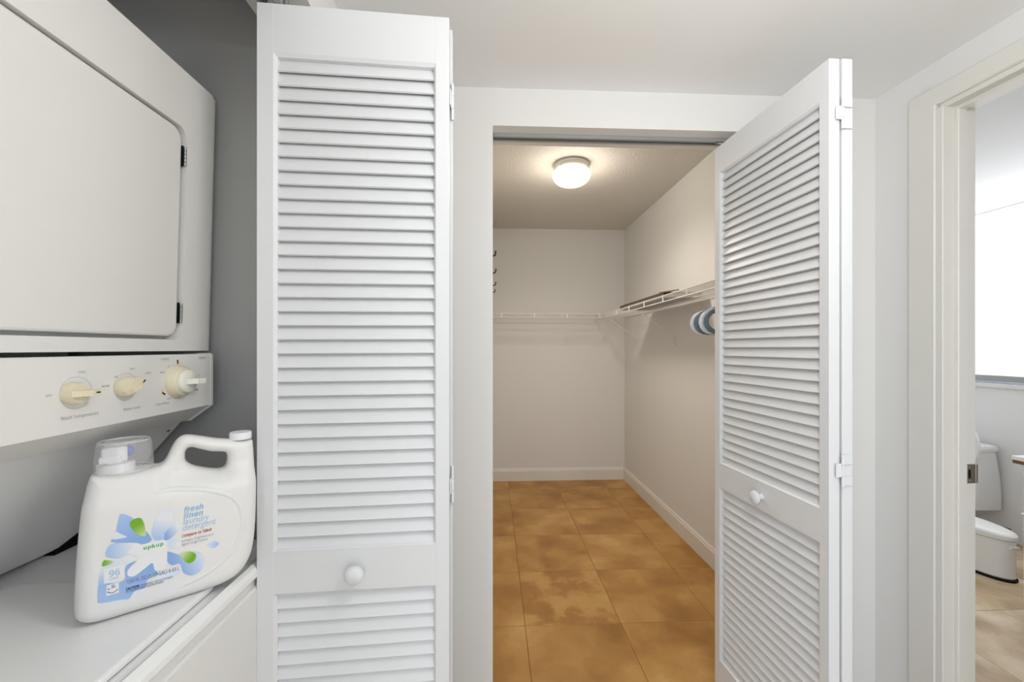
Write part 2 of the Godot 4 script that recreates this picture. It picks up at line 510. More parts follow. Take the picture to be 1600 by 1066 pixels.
# ------------------------------------------------------------------ bathroom
func bathroom() -> void:
	var st := mb()
	box(st, 3.5, 3.62, 0.0, 1.035, -0.1, 3.45)
	box(st, 3.5, 3.62, 1.035, 2.4, -0.1, 1.35)
	box(st, 3.5, 3.62, 1.035, 2.4, 3.25, 3.45)
	box(st, 3.5, 3.62, 2.235, 2.4, 1.35, 3.25)
	struct("wall_bathroom_right", st, M.bath_wall, "pale grey bathroom wall below the bright window", "wall")
	st = mb(); box(st, 1.415, 3.5, 0.0, 2.4, 3.35, 3.45)
	struct("wall_bathroom_back", st, M.bath_wall, "pale bathroom wall beyond the toilet", "wall")
	st = mb(); box(st, 1.62, 3.62, 0.0, 2.4, -0.2, -0.1)
	struct("wall_bathroom_near", st, M.bath_wall, "bathroom wall beside the vanity", "wall")
	# window with a drawn white roller shade
	st = mb()
	for e in [[1.35, 1.39, 1.035, 2.235], [3.21, 3.25, 1.035, 2.235], [1.39, 3.21, 1.035, 1.075], [1.39, 3.21, 2.195, 2.235]]:
		box(st, 3.54, 3.58, e[2], e[3], e[0], e[1], 0.003)
	var w := struct("window_1", st, M.trim, "bathroom window covered by a glowing white roller shade", "window")
	var gl := paint(Color(1, 1, 1, 0.06), 0.02, 0.5)
	gl.transparency = BaseMaterial3D.TRANSPARENCY_ALPHA
	st = mb(); box(st, 3.558, 3.562, 1.075, 2.195, 1.39, 3.21)
	obj("pane", st, gl, w)
	var sh := paint(Color(0.95, 0.95, 0.96), 0.8, 0.2)
	sh.emission_enabled = true
	sh.emission = Color(0.98, 0.985, 1.0)
	sh.emission_energy_multiplier = 0.66
	st = mb()
	box(st, 3.488, 3.491, 1.118, 1.800, 1.30, 3.30)
	box(st, 3.488, 3.491, 1.868, 2.268, 1.30, 3.30)
	var s := obj("shade", st, sh, w)
	var band_mat := sh.duplicate() as StandardMaterial3D
	band_mat.emission_energy_multiplier = 0.56
	st = mb(); box(st, 3.486, 3.493, 1.800, 1.868, 1.30, 3.30, 0.002)
	obj("faint_band", st, band_mat, s)  # dimmer band across the shade
	st = mb(); box(st, 3.481, 3.495, 1.080, 1.120, 1.30, 3.30, 0.003)
	obj("hem_bar", st, M.rail, s)
	st = mb(); box(st, 3.478, 3.56, 1.033, 1.062, 1.30, 3.28, 0.003)
	obj("sill", st, M.counter, w)
	# toilet: tank against the window wall, bowl and raised seat reaching behind the door jamb
	var t := thing("toilet", "white toilet with its tank against the grey wall below the window", "toilet", V(3.3, 0, 2.86))
	st = mb()
	var lo := [Vector2(3.24, 2.62), Vector2(3.485, 2.645)]
	tank(st, [[0.205, 3.265, 3.485, 2.655, 3.05], [0.30, 3.262, 3.487, 2.655, 3.05], [0.42, 3.275, 3.487, 2.662, 3.045], [0.575, 3.285, 3.47, 2.672, 3.035], [0.598, 3.286, 3.468, 2.674, 3.034]], 0.035)
	obj("tank", st, M.porcelain, t)
	st = mb()
	tank(st, [[0.600, 3.276, 3.476, 2.666, 3.042], [0.618, 3.274, 3.478, 2.664, 3.044], [0.634, 3.280, 3.472, 2.672, 3.036], [0.640, 3.30, 3.45, 2.70, 3.01]], 0.035)
	obj("tank_lid", st, M.porcelain, t)
	st = mb()
	lathe(st, [Vector2(0.0, 0.0), Vector2(0.56, 0.0), Vector2(0.55, 0.1), Vector2(0.62, 0.2), Vector2(0.92, 0.33), Vector2(1.0, 0.385), Vector2(0.97, 0.40), Vector2(0.78, 0.398), Vector2(0.70, 0.36), Vector2(0.4, 0.25), Vector2(0.0, 0.22)], 36, Transform3D(Basis(), V(3.02, 0, 2.855)), 0.27, 0.185)
	box(st, 3.10, 3.27, 0.0, 0.30, 2.77, 2.94, 0.03)
	box(st, 3.12, 3.28, 0.25, 0.40, 2.69, 3.02, 0.03)
	obj("bowl", st, M.porcelain, t)
	st = mb()
	var ring := []
	for k in 33: ring.append(Vector2(signf(sin(TAU * k / 32.0)) * absf(sin(TAU * k / 32.0)) ** 0.7 * 0.203, cos(TAU * k / 32.0) * 0.20 + 0.205))
	ring.pop_back()
	prism(st, ring, V(3.268, 0.405, 2.838), Vector3.BACK, Vector3(0.10, 0.995, 0).normalized(), Vector3(-0.995, 0.10, 0).normalized(), 0.0, 0.022)
	obj("seat_lid", st, M.porcelain, t)
	# pedal bin
	var b := thing("pedal_bin", "small oval white pedal bin with a flat lid on the stone floor before the toilet", "bin", V(2.902, 0, 2.36))
	var bx := Transform3D(Basis(), V(2.902, 0, 2.36))
	st = mb(); oval(st, [Vector2(0.0, 0.0), Vector2(1.03, 0.0), Vector2(1.04, 0.008), Vector2(1.01, 0.014), Vector2(0.0, 0.014)], bx)
	obj("base_ring", st, M.black, b)
	st = mb(); oval(st, [Vector2(0.0, 0.0145), Vector2(0.985, 0.0145), Vector2(1.0, 0.022), Vector2(0.985, 0.04), Vector2(0.985, 0.215), Vector2(1.0, 0.22), Vector2(1.0, 0.226), Vector2(0.9, 0.226)], bx)
	obj("body", st, M.bin, b)
	st = mb(); oval(st, [Vector2(0.0, 0.228), Vector2(1.0, 0.228), Vector2(1.03, 0.232), Vector2(1.03, 0.252), Vector2(1.0, 0.26), Vector2(0.8, 0.268), Vector2(0.4, 0.272), Vector2(0.0, 0.273)], bx)
	var lid := obj("lid", st, M.bin, b)
	st = mb(); cbox(st, Vector3(0.030, 0.010, 0.075), 0.004, Transform3D(Basis(Vector3.UP, 0.25), V(2.885, 0.276, 2.47)))
	obj("lid_handle", st, M.bin, lid)
	st = mb(); cbox(st, Vector3(0.016, 0.006, 0.06), 0.002, Transform3D(Basis(Vector3.UP, 0.25), V(2.866, 0.2725, 2.468)))
	obj("handle_recess", st, M.steel, lid)
	st = mb(); box(st, 2.998, 3.010, 0.225, 0.258, 2.26, 2.30, 0.003)
	obj("hinge", st, M.black, b)
	st = mb()
	prism(st, [Vector2(-0.018, 0), Vector2(0.0075, 0), Vector2(0.006, -0.006), Vector2(-0.018, -0.028)], V(2.90, 0.197, 2.170), Vector3.BACK, Vector3.UP, Vector3.RIGHT, -0.018, 0.032)
	obj("grip", st, M.bin, b)
	# vanity: only its corner shows
	var v := thing("vanity", "white vanity with a brown edged top at the bathroom's near wall", "vanity", V(2.85, 0, 1.3))
	st = mb(); box(st, 2.561, 3.48, 0.10, 0.748, 0.55, 1.88, 0.004)
	obj("cabinet", st, M.counter, v)
	st = mb(); box(st, 2.60, 3.48, 0.0, 0.10, 0.58, 1.84)
	obj("plinth", st, M.wood_edge, v)
	st = mb(); box(st, 2.533, 3.49, 0.765, 0.785, 0.50, 1.905, 0.003)
	obj("countertop", st, M.counter, v)
	st = mb(); box(st, 2.535, 3.488, 0.749, 0.766, 0.502, 1.903, 0.003)
	obj("edge_band", st, M.wood_edge, v)
	st = mb()
	tube(st, [V(2.53, 0.515, 1.86), V(2.53, 0.515, 1.25)], 0.006, 10)
	for z in [1.84, 1.27]:
		tube(st, [V(2.5608, 0.515, z), V(2.528, 0.515, z)], 0.007, 8)
	tag(obj("towel_bar", st, M.chrome), "chrome towel bar on the vanity's side", "towel bar")

func oval(st: SurfaceTool, prof: Array, xf: Transform3D) -> void:
	lathe(st, prof, 40, xf, 0.098, 0.192)

# stack of rounded rectangles [y, x0, x1, z0, z1]
func tank(st: SurfaceTool, rows: Array, r: float) -> void:
	var rings := []
	for q in rows:
		var ring := []
		for p in rrect((q[1] + q[2]) / 2, (q[3] + q[4]) / 2, (q[2] - q[1]) / 2, (q[4] - q[3]) / 2, r, 5): ring.append(V(p.x, q[0], p.y))
		rings.append(ring)
	var n: int = rings[0].size()
	for i in rings.size() - 1:
		for k in n:
			var l := (k + 1) % n
			var c: Vector3 = (rings[i][0] + rings[i][n / 2]) / 2
			quad(st, rings[i][k], rings[i][l], rings[i + 1][l], rings[i + 1][k], rings[i][k] - c)
	for e in [0, rings.size() - 1]:
		var o := Vector3.DOWN if e == 0 else Vector3.UP
		for k in range(1, n - 1): tri(st, rings[e][0], rings[e][k], rings[e][k + 1], o)

# ------------------------------------------------------------------ laundry machine
func words(text: String, h: float, m: Material, parent: Node3D, at: Vector3, ax: Vector3, ay: Vector3, width := 0.0, bold := false, italic := false, centre := true) -> void:
	var f := SystemFont.new()
	f.font_names = PackedStringArray(["Droid Sans"])
	if bold: f.font_weight = 700
	var t := TextMesh.new()
	t.font = f
	t.text = text
	t.font_size = 32
	t.pixel_size = 0.01
	t.depth = 0.006
	t.curve_step = 4.0
	t.horizontal_alignment = HORIZONTAL_ALIGNMENT_CENTER if centre else HORIZONTAL_ALIGNMENT_LEFT
	var bb := t.get_aabb()
	var k := h / 0.32
	var kx := k
	if width > 0.0 and bb.size.x > 0.0: kx = width / bb.size.x
	var o := MeshInstance3D.new()
	o.name = "lettering"
	o.mesh = t
	o.material_override = m
	parent.add_child(o, true)
	var az := ax.cross(ay)
	var g := Transform3D()
	var p: Node3D = parent
	while p != self and p != null:
		g = p.transform * g
		p = p.get_parent() as Node3D
	var skew := ay + (ax * 0.18 if italic else Vector3.ZERO)
	o.transform = g.affine_inverse() * Transform3D(Basis(ax * kx, skew * k, az * 0.03), at)

func laundry_unit() -> void:
	var u := thing("stacked_washer_dryer", "white stacked washer and dryer in the grey alcove", "laundry machine", V(-0.9, 0, 0.7))
	var X := Vector3.RIGHT
	var Y := Vector3.UP
	var F := Vector3.FORWARD
	# dryer: leans back a little towards its foot
	var tilt := Transform3D(Basis(Vector3.BACK, -0.026), V(-0.698, 1.3035, 0))
	var D := func(x: float, y: float, z: float) -> Vector3: return tilt * Vector3(x, y, -z)
	var st := mb()
	var y0 := 0.0
	var y1 := 0.622
	var z0 := 0.362
	var z1 := 1.04
	# pocket outline for the door
	var hole := rrect(0.6725, 0.2605, 0.2885, 0.2355, 0.028, 8)
	var n := hole.size()
	var hx := [0.6725 - 0.2885, 0.6725 + 0.2885]
	var hy := [0.2605 - 0.2355, 0.2605 + 0.2355]
	for q in [[z0, z1, hy[1], y1], [z0, z1, y0, hy[0]], [z0, hx[0], hy[0], hy[1]], [hx[1], z1, hy[0], hy[1]]]:
		quad(st, D.call(0, q[2], q[0]), D.call(0, q[2], q[1]), D.call(0, q[3], q[1]), D.call(0, q[3], q[0]), tilt.basis * X)
	for i in n:
		var j := (i + 1) % n
		var a: Vector2 = hole[i]
		var b: Vector2 = hole[j]
		var cq := Vector2(hx[1] if a.x > 0.6725 else hx[0], hy[1] if a.y > 0.2605 else hy[0])
		if a.distance_to(b) < 0.02:
			tri(st, D.call(0, a.y, a.x), D.call(0, b.y, b.x), D.call(0, cq.y, cq.x), tilt.basis * X)
		# pocket wall
		var mid := (a + b) / 2 - Vector2(0.6725, 0.2605)
		quad(st, D.call(0, a.y, a.x), D.call(0, b.y, b.x), D.call(-0.03, b.y, b.x), D.call(-0.03, a.y, a.x), -Vector3(0, mid.y, -mid.x))
	# rolled far edge
	var roll := []
	for k in 9:
		var t := k / 8.0 * 1.1
		roll.append([Vector2(-(1 - cos(t)) * 0.032, z1 + sin(t) * 0.032), Vector2(cos(t), sin(t))])
	roll.append([Vector2(-0.03, 1.0705), Vector2(0, 1)])
	roll.append([Vector2(-0.6, 1.0705), Vector2(0, 1)])
	for k in roll.size() - 1:
		var p: Vector2 = roll[k][0]
		var q: Vector2 = roll[k + 1][0]
		var np: Vector2 = roll[k][1]
		var nq: Vector2 = roll[k + 1][1]
		var N1: Vector3 = tilt.basis * Vector3(np.x, 0, -np.y)
		var N2: Vector3 = tilt.basis * Vector3(nq.x, 0, -nq.y)
		tri(st, D.call(p.x, y0, p.y), D.call(q.x, y0, q.y), D.call(q.x, y1 - 0.004, q.y), N1, N2, N2)
		tri(st, D.call(p.x, y0, p.y), D.call(q.x, y1 - 0.004, q.y), D.call(p.x, y1 - 0.004, p.y), N1, N2, N1)
		quad(st, D.call(p.x, y1 - 0.004, p.y), D.call(q.x, y1 - 0.004, q.y), D.call(q.x - 0.004, y1, minf(q.y, 1.066)), D.call(p.x, y1, minf(p.y, 1.066)), Vector3(0.3, 1, -0.3))
		tri(st, D.call(p.x, y1, minf(p.y, 1.066)), D.call(q.x, y1, minf(q.y, 1.066)), D.call(-0.6, y1, z0), Y)
		tri(st, D.call(p.x, y0, p.y), D.call(q.x, y0, q.y), D.call(-0.6, y0, z0), -Y)
	tri(st, D.call(0, y1, z1), D.call(0, y1, z0), D.call(-0.6, y1, z0), Y)
	tri(st, D.call(0, y0, z1), D.call(0, y0, z0), D.call(-0.6, y0, z0), -Y)
	quad(st, D.call(0, y0, z0), D.call(0, y1, z0), D.call(-0.6, y1, z0), D.call(-0.6, y0, z0), -F)
	quad(st, D.call(-0.6, y0, z0), D.call(-0.6, y1, z0), D.call(-0.6, y1, 1.0705), D.call(-0.6, y0, 1.0705), -X)
	quad(st, D.call(-0.03, 0.02, 0.37), D.call(-0.03, 0.5, 0.37), D.call(-0.03, 0.5, 0.97), D.call(-0.03, 0.02, 0.97), X)
	obj("dryer_cabinet", st, M.appliance, u)
	# dryer door panel with rounded rim
	st = mb()
	var rows := [[-0.028, 0.0], [-0.010, 0.0], [-0.0065, 0.0015], [-0.005, 0.005]]
	var rr := []
	for q in rows:
		rr.append(rrect(0.6705, 0.262, 0.2825 - q[1], 0.2300 - q[1], 0.026, 8))
	for k in rows.size() - 1:
		for i in n:
			var j := (i + 1) % n
			var a: Vector2 = rr[k][i]
			var b: Vector2 = rr[k][j]
			var c: Vector2 = rr[k + 1][j]
			var e: Vector2 = rr[k + 1][i]
			var o := a - Vector2(0.6705, 0.262)
			quad(st, D.call(rows[k][0], a.y, a.x), D.call(rows[k][0], b.y, b.x), D.call(rows[k + 1][0], c.y, c.x), D.call(rows[k + 1][0], e.y, e.x), Vector3(0.002, o.y, -o.x))
	for i in range(1, n - 1):
		tri(st, D.call(-0.005, rr[3][0].y, rr[3][0].x), D.call(-0.005, rr[3][i].y, rr[3][i].x), D.call(-0.005, rr[3][i + 1].y, rr[3][i + 1].x), tilt.basis * X)
	var dd := obj("dryer_door", st, M.appliance, u)
	for y in [0.434, 0.083]:
		st = mb()
		for k in 5:
			lathe(st, [Vector2(0.0, 0.0), Vector2(0.0027, 0.0), Vector2(0.0027, 0.0075), Vector2(0.0, 0.0075)], 10, tilt * Transform3D(Basis(), Vector3(-0.0015, y - 0.02 + k * 0.0086, -0.9575)))
		var hg := obj("hinge", st, M.steel, dd)
		st = mb()
		cbox(st, Vector3(0.008, 0.046, 0.0035), 0.0005, tilt * Transform3D(Basis(), Vector3(-0.0095, y + 0.002, -0.9567)))
		hg.set_meta("label", "small steel knuckle hinge")
		obj("hinge_plate", st, M.black, dd)
	# control panel
	st = mb()
	prism(st, [Vector2(-0.735, 1.296), Vector2(-0.678, 1.296), Vector2(-0.675, 1.293), Vector2(-0.675, 1.1745), Vector2(-0.7235, 1.139), Vector2(-0.76, 1.139)], Vector3.ZERO, X, Y, F, 0.362, 1.0185)
	var cp := obj("control_panel", st, M.appliance, u)
	st = mb()
	prism(st, [Vector2(-0.735, 1.298), Vector2(-0.676, 1.298), Vector2(-0.672, 1.294), Vector2(-0.672, 1.173), Vector2(-0.722, 1.1365), Vector2(-0.76, 1.1365)], Vector3.ZERO, X, Y, F, 1.0187, 1.025)
	obj("end_cap", st, M.appliance_end, cp)
	panel_print(cp)
	dial(u, "water_temperature_knob", 0.6935, 1.2375, 0.0, 0.0178)
	dial(u, "load_size_knob", 0.786, 1.239, 0.72, 0.0180)
	timer(u, 0.918, 1.2385)
	# splash panel sloping back to the washer
	st = mb()
	var sl := Vector3(-0.9836 + 0.745, 0.865 - 1.139, 0).normalized()
	var sn := Vector3(-sl.y, sl.x, 0)
	if sn.x < 0: sn = -sn
	prism(st, [Vector2(0.362, 0.0), Vector2(1.03, 0.0), Vector2(1.03, 0.330), Vector2(0.992, 0.383), Vector2(0.362, 0.383)], V(-0.745, 1.139, 0), F, sl, sn, -0.008, 0.0)
	obj("splash_panel", st, M.appliance_lightened, u)
	st = mb()
	lathe(st, [Vector2(0.006, 0.0), Vector2(0.005, 0.003), Vector2(0.0, 0.004)], 12, Transform3D(Basis(Vector3.BACK, -0.9), V(-0.768, 1.116, 1.012)))
	obj("screw", st, M.steel, u)
	st = mb(); box(st, -1.02, -0.995, 0.8385, 0.95, 0.985, 1.04)
	obj("dark_gap_block", st, M.black, u)  # black block put where the gap behind the splash panel lies dark
	st = mb(); box(st, -1.28, -1.02, 0.84, 1.31, 0.37, 1.04)
	obj("rear_column", st, M.appliance, u)
	# washer: deck with front lip, lid, front panel
	st = mb()
	prism(st, [Vector2(-1.27, 0.815), Vector2(-0.508, 0.815), Vector2(-0.503, 0.822), Vector2(-0.503, 0.833), Vector2(-0.507, 0.842), Vector2(-0.515, 0.846), Vector2(-0.528, 0.838), Vector2(-0.536, 0.836), Vector2(-0.56, 0.836), Vector2(-0.565, 0.838), Vector2(-1.27, 0.838)], Vector3.ZERO, X, Y, F, 0.362, 1.045)
	obj("washer_deck", st, M.appliance_lightened, u)
	st = mb()
	var lidp := rrect(-0.745, 0.615, 0.201, 0.237, 0.03, 6)
	var ly := [[0.8382, 0.0025], [0.8395, 0.0], [0.8455, 0.0], [0.8488, 0.0014], [0.85, 0.0048]]
	for k in 4:
		var p0 := rrect(-0.745, 0.615, 0.201 - ly[k][1], 0.237 - ly[k][1], 0.03, 6)
		var p1 := rrect(-0.745, 0.615, 0.201 - ly[k + 1][1], 0.237 - ly[k + 1][1], 0.03, 6)
		for i in p0.size():
			var j := (i + 1) % p0.size()
			quad(st, V(p0[i].x, ly[k][0], p0[i].y), V(p0[j].x, ly[k][0], p0[j].y), V(p1[j].x, ly[k + 1][0], p1[j].y), V(p1[i].x, ly[k + 1][0], p1[i].y), V(p0[i].x + 0.745, 0.05, p0[i].y - 0.615))
		if k == 3:
			for i in range(1, p1.size() - 1):
				tri(st, V(p1[0].x, 0.85, p1[0].y), V(p1[i].x, 0.85, p1[i].y), V(p1[i + 1].x, 0.85, p1[i + 1].y), Y)
	obj("washer_lid", st, M.appliance_lightened, u)
	st = mb()
	box(st, -1.27, -0.504, 0.02, 0.799, 0.364, 1.043, 0.004)
	box(st, -1.26, -0.512, 0.798, 0.816, 0.37, 1.037)
	obj("washer_cabinet", st, M.appliance, u)

func panel_print(cp: Node3D) -> void:
	var ax := V(0, 0, 1)
	var ay := Vector3.UP
	var x := -0.6744
	words("Wash Temperature", 0.0075, M.print_grey, cp, V(x, 1.199, 0.708), ax, ay, 0.062)
	words("COLD", 0.005, M.print_grey, cp, V(x, 1.2705, 0.711), ax, ay)
	words("HOT", 0.005, M.print_grey, cp, V(x, 1.2375, 0.660), ax, ay)
	words("WARM", 0.005, M.print_grey, cp, V(x, 1.2435, 0.752), ax, ay)
	words("Water Level", 0.007, M.print_grey, cp, V(x, 1.197, 0.805), ax, ay, 0.036)
	words("MED", 0.005, M.print_grey, cp, V(x, 1.271, 0.806), ax, ay)
	words("SML", 0.005, M.print_grey, cp, V(x, 1.258, 0.772), ax, ay)
	words("LARGE", 0.005, M.print_grey, cp, V(x, 1.261, 0.842), ax, ay)
	words("Cottons", 0.007, M.print_grey, cp, V(x, 1.2875, 0.882), ax, ay, 0.022)
	words("Regular", 0.0075, M.print_grey, cp, V(x, 1.2875, 0.992), ax, ay, 0.022, true)
	words("Extra Rinse", 0.007, M.print_grey, cp, V(x, 1.1965, 0.876), ax, ay, 0.033)
	words("OFF", 0.0055, M.print_dark, cp, V(x, 1.2145, 0.974), ax, ay, 0.008)
	words("12", 0.005, M.print_grey, cp, V(x, 1.271, 0.892), ax, ay)
	words("RINSE", 0.005, M.print_grey, cp, V(x, 1.260, 0.876), ax, ay)
	words("10", 0.005, M.print_grey, cp, V(x, 1.2225, 0.876), ax, ay)
	words("SPIN", 0.005, M.print_grey, cp, V(x, 1.2045, 0.893), ax, ay)
	words("EX", 0.005, M.print_grey, cp, V(x, 1.2475, 0.980), ax, ay)
	var st := mb()
	for c in [[0.7015, 1.2375, 0.026], [0.792, 1.239, 0.025]]:
		st = mb()
		var pts := []
		for k in 25: pts.append(V(x - 0.0003, c[1] + c[2] * sin(TAU * k / 24.0), c[0] + c[2] * cos(TAU * k / 24.0)))
		tube(st, pts, 0.0004, 4)
		obj("dial_ring", st, M.print_faint, cp)
	for q in [[0.917, 1.2805, 0.1], [0.8795, 1.2165, 1.0]]:
		st = mb()
		cbox(st, Vector3(0.0008, 0.0085, 0.003), 0.0, Transform3D(Basis(Vector3.RIGHT, q[2]), V(x, q[1], q[0])))
		obj("dial_mark", st, M.print_red, cp)
	st = mb()
	lathe(st, [Vector2(0.0022, 0.0), Vector2(0.0022, 0.0006), Vector2(0, 0.0006)], 12, Transform3D(Basis(Vector3.BACK, -PI / 2), V(x, 1.2175, 0.9655)))
	obj("dial_dot", st, M.print_dark, cp)

# knob facing +X; grip bar turned by a about the facing axis
func dial(u: Node3D, called: String, z: float, y: float, a: float, r: float) -> void:
	var xf := Transform3D(Basis(Vector3.BACK, -PI / 2), V(-0.675, y, z))
	var st := mb()
	lathe(st, [Vector2(r * 1.02, 0.0), Vector2(r * 1.02, 0.006), Vector2(r * 0.97, 0.013), Vector2(r * 0.9, 0.0155), Vector2(0, 0.016)], 32, xf)
	# grip bar: along the panel (local z = world z), standing out
	var gx := Transform3D(Basis(Vector3.RIGHT, a), V(-0.675, y, z))
	prism(st, [Vector2(-r * 0.98, 0.010), Vector2(r * 0.98, 0.010), Vector2(r * 1.06, 0.016), Vector2(r * 1.04, 0.0285), Vector2(r * 0.3, 0.030), Vector2(-r * 0.5, 0.0255), Vector2(-r * 0.92, 0.017)], gx.origin, gx.basis * Vector3.FORWARD, gx.basis * Vector3.RIGHT, gx.basis * Vector3.UP, -0.0048, 0.0048)
	var k := obj(called, st, M.cream, u)
	st = mb()
	cbox(st, Vector3(0.0006, 0.0022, r * 0.78), 0.0, gx * Transform3D(Basis(), Vector3(0.0291, 0, -r * 0.62)))
	obj("pointer_line", st, M.print_dark, k)

func timer(u: Node3D, z: float, y: float) -> void:
	var xf := Transform3D(Basis(Vector3.BACK, -PI / 2), V(-0.675, y, z))
	var st := mb()
	lathe(st, [Vector2(0.036, 0.0), Vector2(0.036, 0.002), Vector2(0.0335, 0.006), Vector2(0.031, 0.013), Vector2(0.028, 0.0165), Vector2(0.024, 0.0175), Vector2(0, 0.0175)], 40, xf)
	var k := obj("timer_knob", st, M.cream, u)
	st = mb()
	lathe(st, [Vector2(0.0245, 0.0165), Vector2(0.0248, 0.0185), Vector2(0.0243, 0.023), Vector2(0.0225, 0.0255), Vector2(0, 0.026)], 40, xf)
	prism(st, [Vector2(-0.014, 0.02), Vector2(0.024, 0.02), Vector2(0.031, 0.026), Vector2(0.031, 0.040), Vector2(0.024, 0.042), Vector2(0.004, 0.040), Vector2(-0.012, 0.028)], V(-0.675, y, z), Vector3.FORWARD, Vector3.RIGHT, Vector3.UP, -0.0055, 0.0055)
	obj("knob_cap", st, M.knob_white, k)

# ------------------------------------------------------------------ detergent jug
func sdf(p: Vector2, poly: Array) -> float:
	var d := INF
	var s := 1.0
	var n := poly.size()
	var j := n - 1
	for i in n:
		var vi: Vector2 = poly[i]
		var vj: Vector2 = poly[j]
		var e := vj - vi
		var w := p - vi
		var b := w - e * clampf(w.dot(e) / e.dot(e), 0.0, 1.0)
		d = minf(d, b.dot(b))
		var c1 := p.y >= vi.y
		var c2 := p.y < vj.y
		var c3 := e.x * w.y > e.y * w.x
		if (c1 and c2 and c3) or (not c1 and not c2 and not c3): s = -s
		j = i
	return s * sqrt(d)

func smooth_loop(pts: Array, sub := 4) -> Array:
	var out := []
	var n := pts.size()
	for i in n:
		for k in sub:
			out.append((pts[i] as Vector2).cubic_interpolate(pts[(i + 1) % n], pts[(i - 1 + n) % n], pts[(i + 2) % n], float(k) / sub))
	return out

func jug_thick(x: float, y: float) -> float:
	var a := smoothstep(18.5, 23.5, y)
	var top := lerpf(4.05, 2.1, smoothstep(6.0, 9.0, x))
	return lerpf(5.0, top, a)

func detergent() -> void:
	var base := V(-0.642, 0.85, 0.7158)
	var ax := Vector3(0.7918, 0, -0.6108)
	var az := Vector3(0.6108, 0, 0.7918)
	var jug := Node3D.new()
	jug.name = numbered("detergent_jug")
	jug.transform = Transform3D(Basis(ax, Vector3.UP, az), base - az * 0.05 + Vector3(0, 0.0004, 0))
	add_child(jug)
	tag(jug, "white jug of fresh linen laundry detergent with blue flower label on the washer lid", "detergent jug")
	var outline := smooth_loop([Vector2(-2.3, 0.35), Vector2(-3.5, 1.3), Vector2(-3.88, 3.2), Vector2(-3.63, 11), Vector2(-3.15, 18.2), Vector2(-2.8, 20.8), Vector2(-2.3, 23.6), Vector2(-1.6, 24.4), Vector2(2.0, 24.4), Vector2(5.6, 24.25), Vector2(6.86, 24.35), Vector2(7.72, 25.31), Vector2(8.57, 27.4), Vector2(9.45, 28.8), Vector2(10.6, 29.3), Vector2(12.5, 28.9), Vector2(15.2, 28.05), Vector2(17.3, 27.6), Vector2(19.5, 27.35), Vector2(21.1, 27.0), Vector2(21.55, 26.2), Vector2(21.8, 19.3), Vector2(21.65, 11.1), Vector2(21.2, 6), Vector2(20.3, 3.2), Vector2(18.8, 1.3), Vector2(16.6, 0.3), Vector2(13.5, 0.0), Vector2(8, 0.0), Vector2(3, 0.0), Vector2(-0.5, 0.0)], 3)
	var hole := smooth_loop([Vector2(10.48, 25.39), Vector2(10.62, 26.52), Vector2(11.37, 26.97), Vector2(12.75, 26.38), Vector2(14.64, 25.58), Vector2(16.56, 25.27), Vector2(17.16, 24.47), Vector2(17.07, 22.69), Vector2(16.41, 21.82), Vector2(14.96, 21.97), Vector2(12.75, 22.77), Vector2(11.37, 23.53), Vector2(10.62, 24.42)], 2)
	var c := 0.3
	var lo := Vector3(-4.5, -0.75, -5.7)
	var nx := 90
	var ny := 104
	var nz := 39
	# outline distance once per column, then the rounded slab
	var d2 := PackedFloat32Array()
	d2.resize(nx * ny)
	for j in ny:
		for i in nx:
			var p := Vector2(lo.x + i * c, lo.y + j * c)
			d2[j * nx + i] = maxf(sdf(p, outline), -sdf(p, hole))
	var f := PackedFloat32Array()
	f.resize(nx * ny * nz)
	for k in nz:
		var z := absf(lo.z + k * c)
		for j in ny:
			var y := lo.y + j * c
			for i in nx:
				var x := lo.x + i * c
				var t := jug_thick(x, y)
				var r := minf(t * 0.8, 2.4)
				var wx := d2[j * nx + i] + r
				var wz := z - t + r
				f[(k * ny + j) * nx + i] = minf(maxf(wx, wz), 0.0) + sqrt(maxf(wx, 0.0) ** 2 + maxf(wz, 0.0) ** 2) - r
	var st := nets(f, nx, ny, nz, c, lo, 0.01)
	var body := obj("bottle", st, M.hdpe, jug, false)
	# raised line around the label field
	st = mb()
	var rp := []
	var cv := Curve3D.new()
	var ridge := [Vector2(1.0, 19.9), Vector2(6.36, 20.3), Vector2(10.74, 19.8), Vector2(14.87, 18.7), Vector2(17.9, 16.6), Vector2(19.15, 13.3), Vector2(18.9, 9.45), Vector2(17.05, 6.2), Vector2(13.3, 3.7), Vector2(7.65, 2.5), Vector2(2.5, 2.4)]
	for i in ridge.size() - 1:
		for k in 6:
			var q: Vector2 = (ridge[i] as Vector2).cubic_interpolate(ridge[i + 1], ridge[maxi(i - 1, 0)], ridge[mini(i + 2, ridge.size() - 1)], k / 6.0)
			rp.append(Vector3(q.x, q.y, jug_front(q, outline, hole) - 0.50 - 0.35 * maxf(0.0, 1.0 - minf(rp.size(), 59 - rp.size()) / 9.0)) * 0.01)
	tube(st, rp, 0.0065, 12)
	obj("moulded_ridge", st, M.hdpe, body, false)
	# filler cap at the back of the handle
	st = mb()
	lathe(st, [Vector2(0.0165, 0.0), Vector2(0.0195, 0.0), Vector2(0.0197, 0.0118), Vector2(0.0185, 0.0138), Vector2(0, 0.0142)], 40, Transform3D(Basis(), Vector3(0.1945, 0.2735, 0)))
	var cap := obj("filler_cap", st, M.spout_white, jug, false)
	# tap under its clear measuring cup
	st = mb()
	lathe(st, [Vector2(0.0, 0.0), Vector2(0.0255, 0.0), Vector2(0.0255, 0.014), Vector2(0.024, 0.0155), Vector2(0.0, 0.0155)], 36, Transform3D(Basis(), Vector3(0.0095, 0.243, 0.004)))
	cbox(st, Vector3(0.033, 0.026, 0.028), 0.002, Transform3D(Basis(), Vector3(0.0085, 0.2735, 0.004)))
	cbox(st, Vector3(0.030, 0.014, 0.034), 0.002, Transform3D(Basis(), Vector3(0.0035, 0.265, 0.005)))
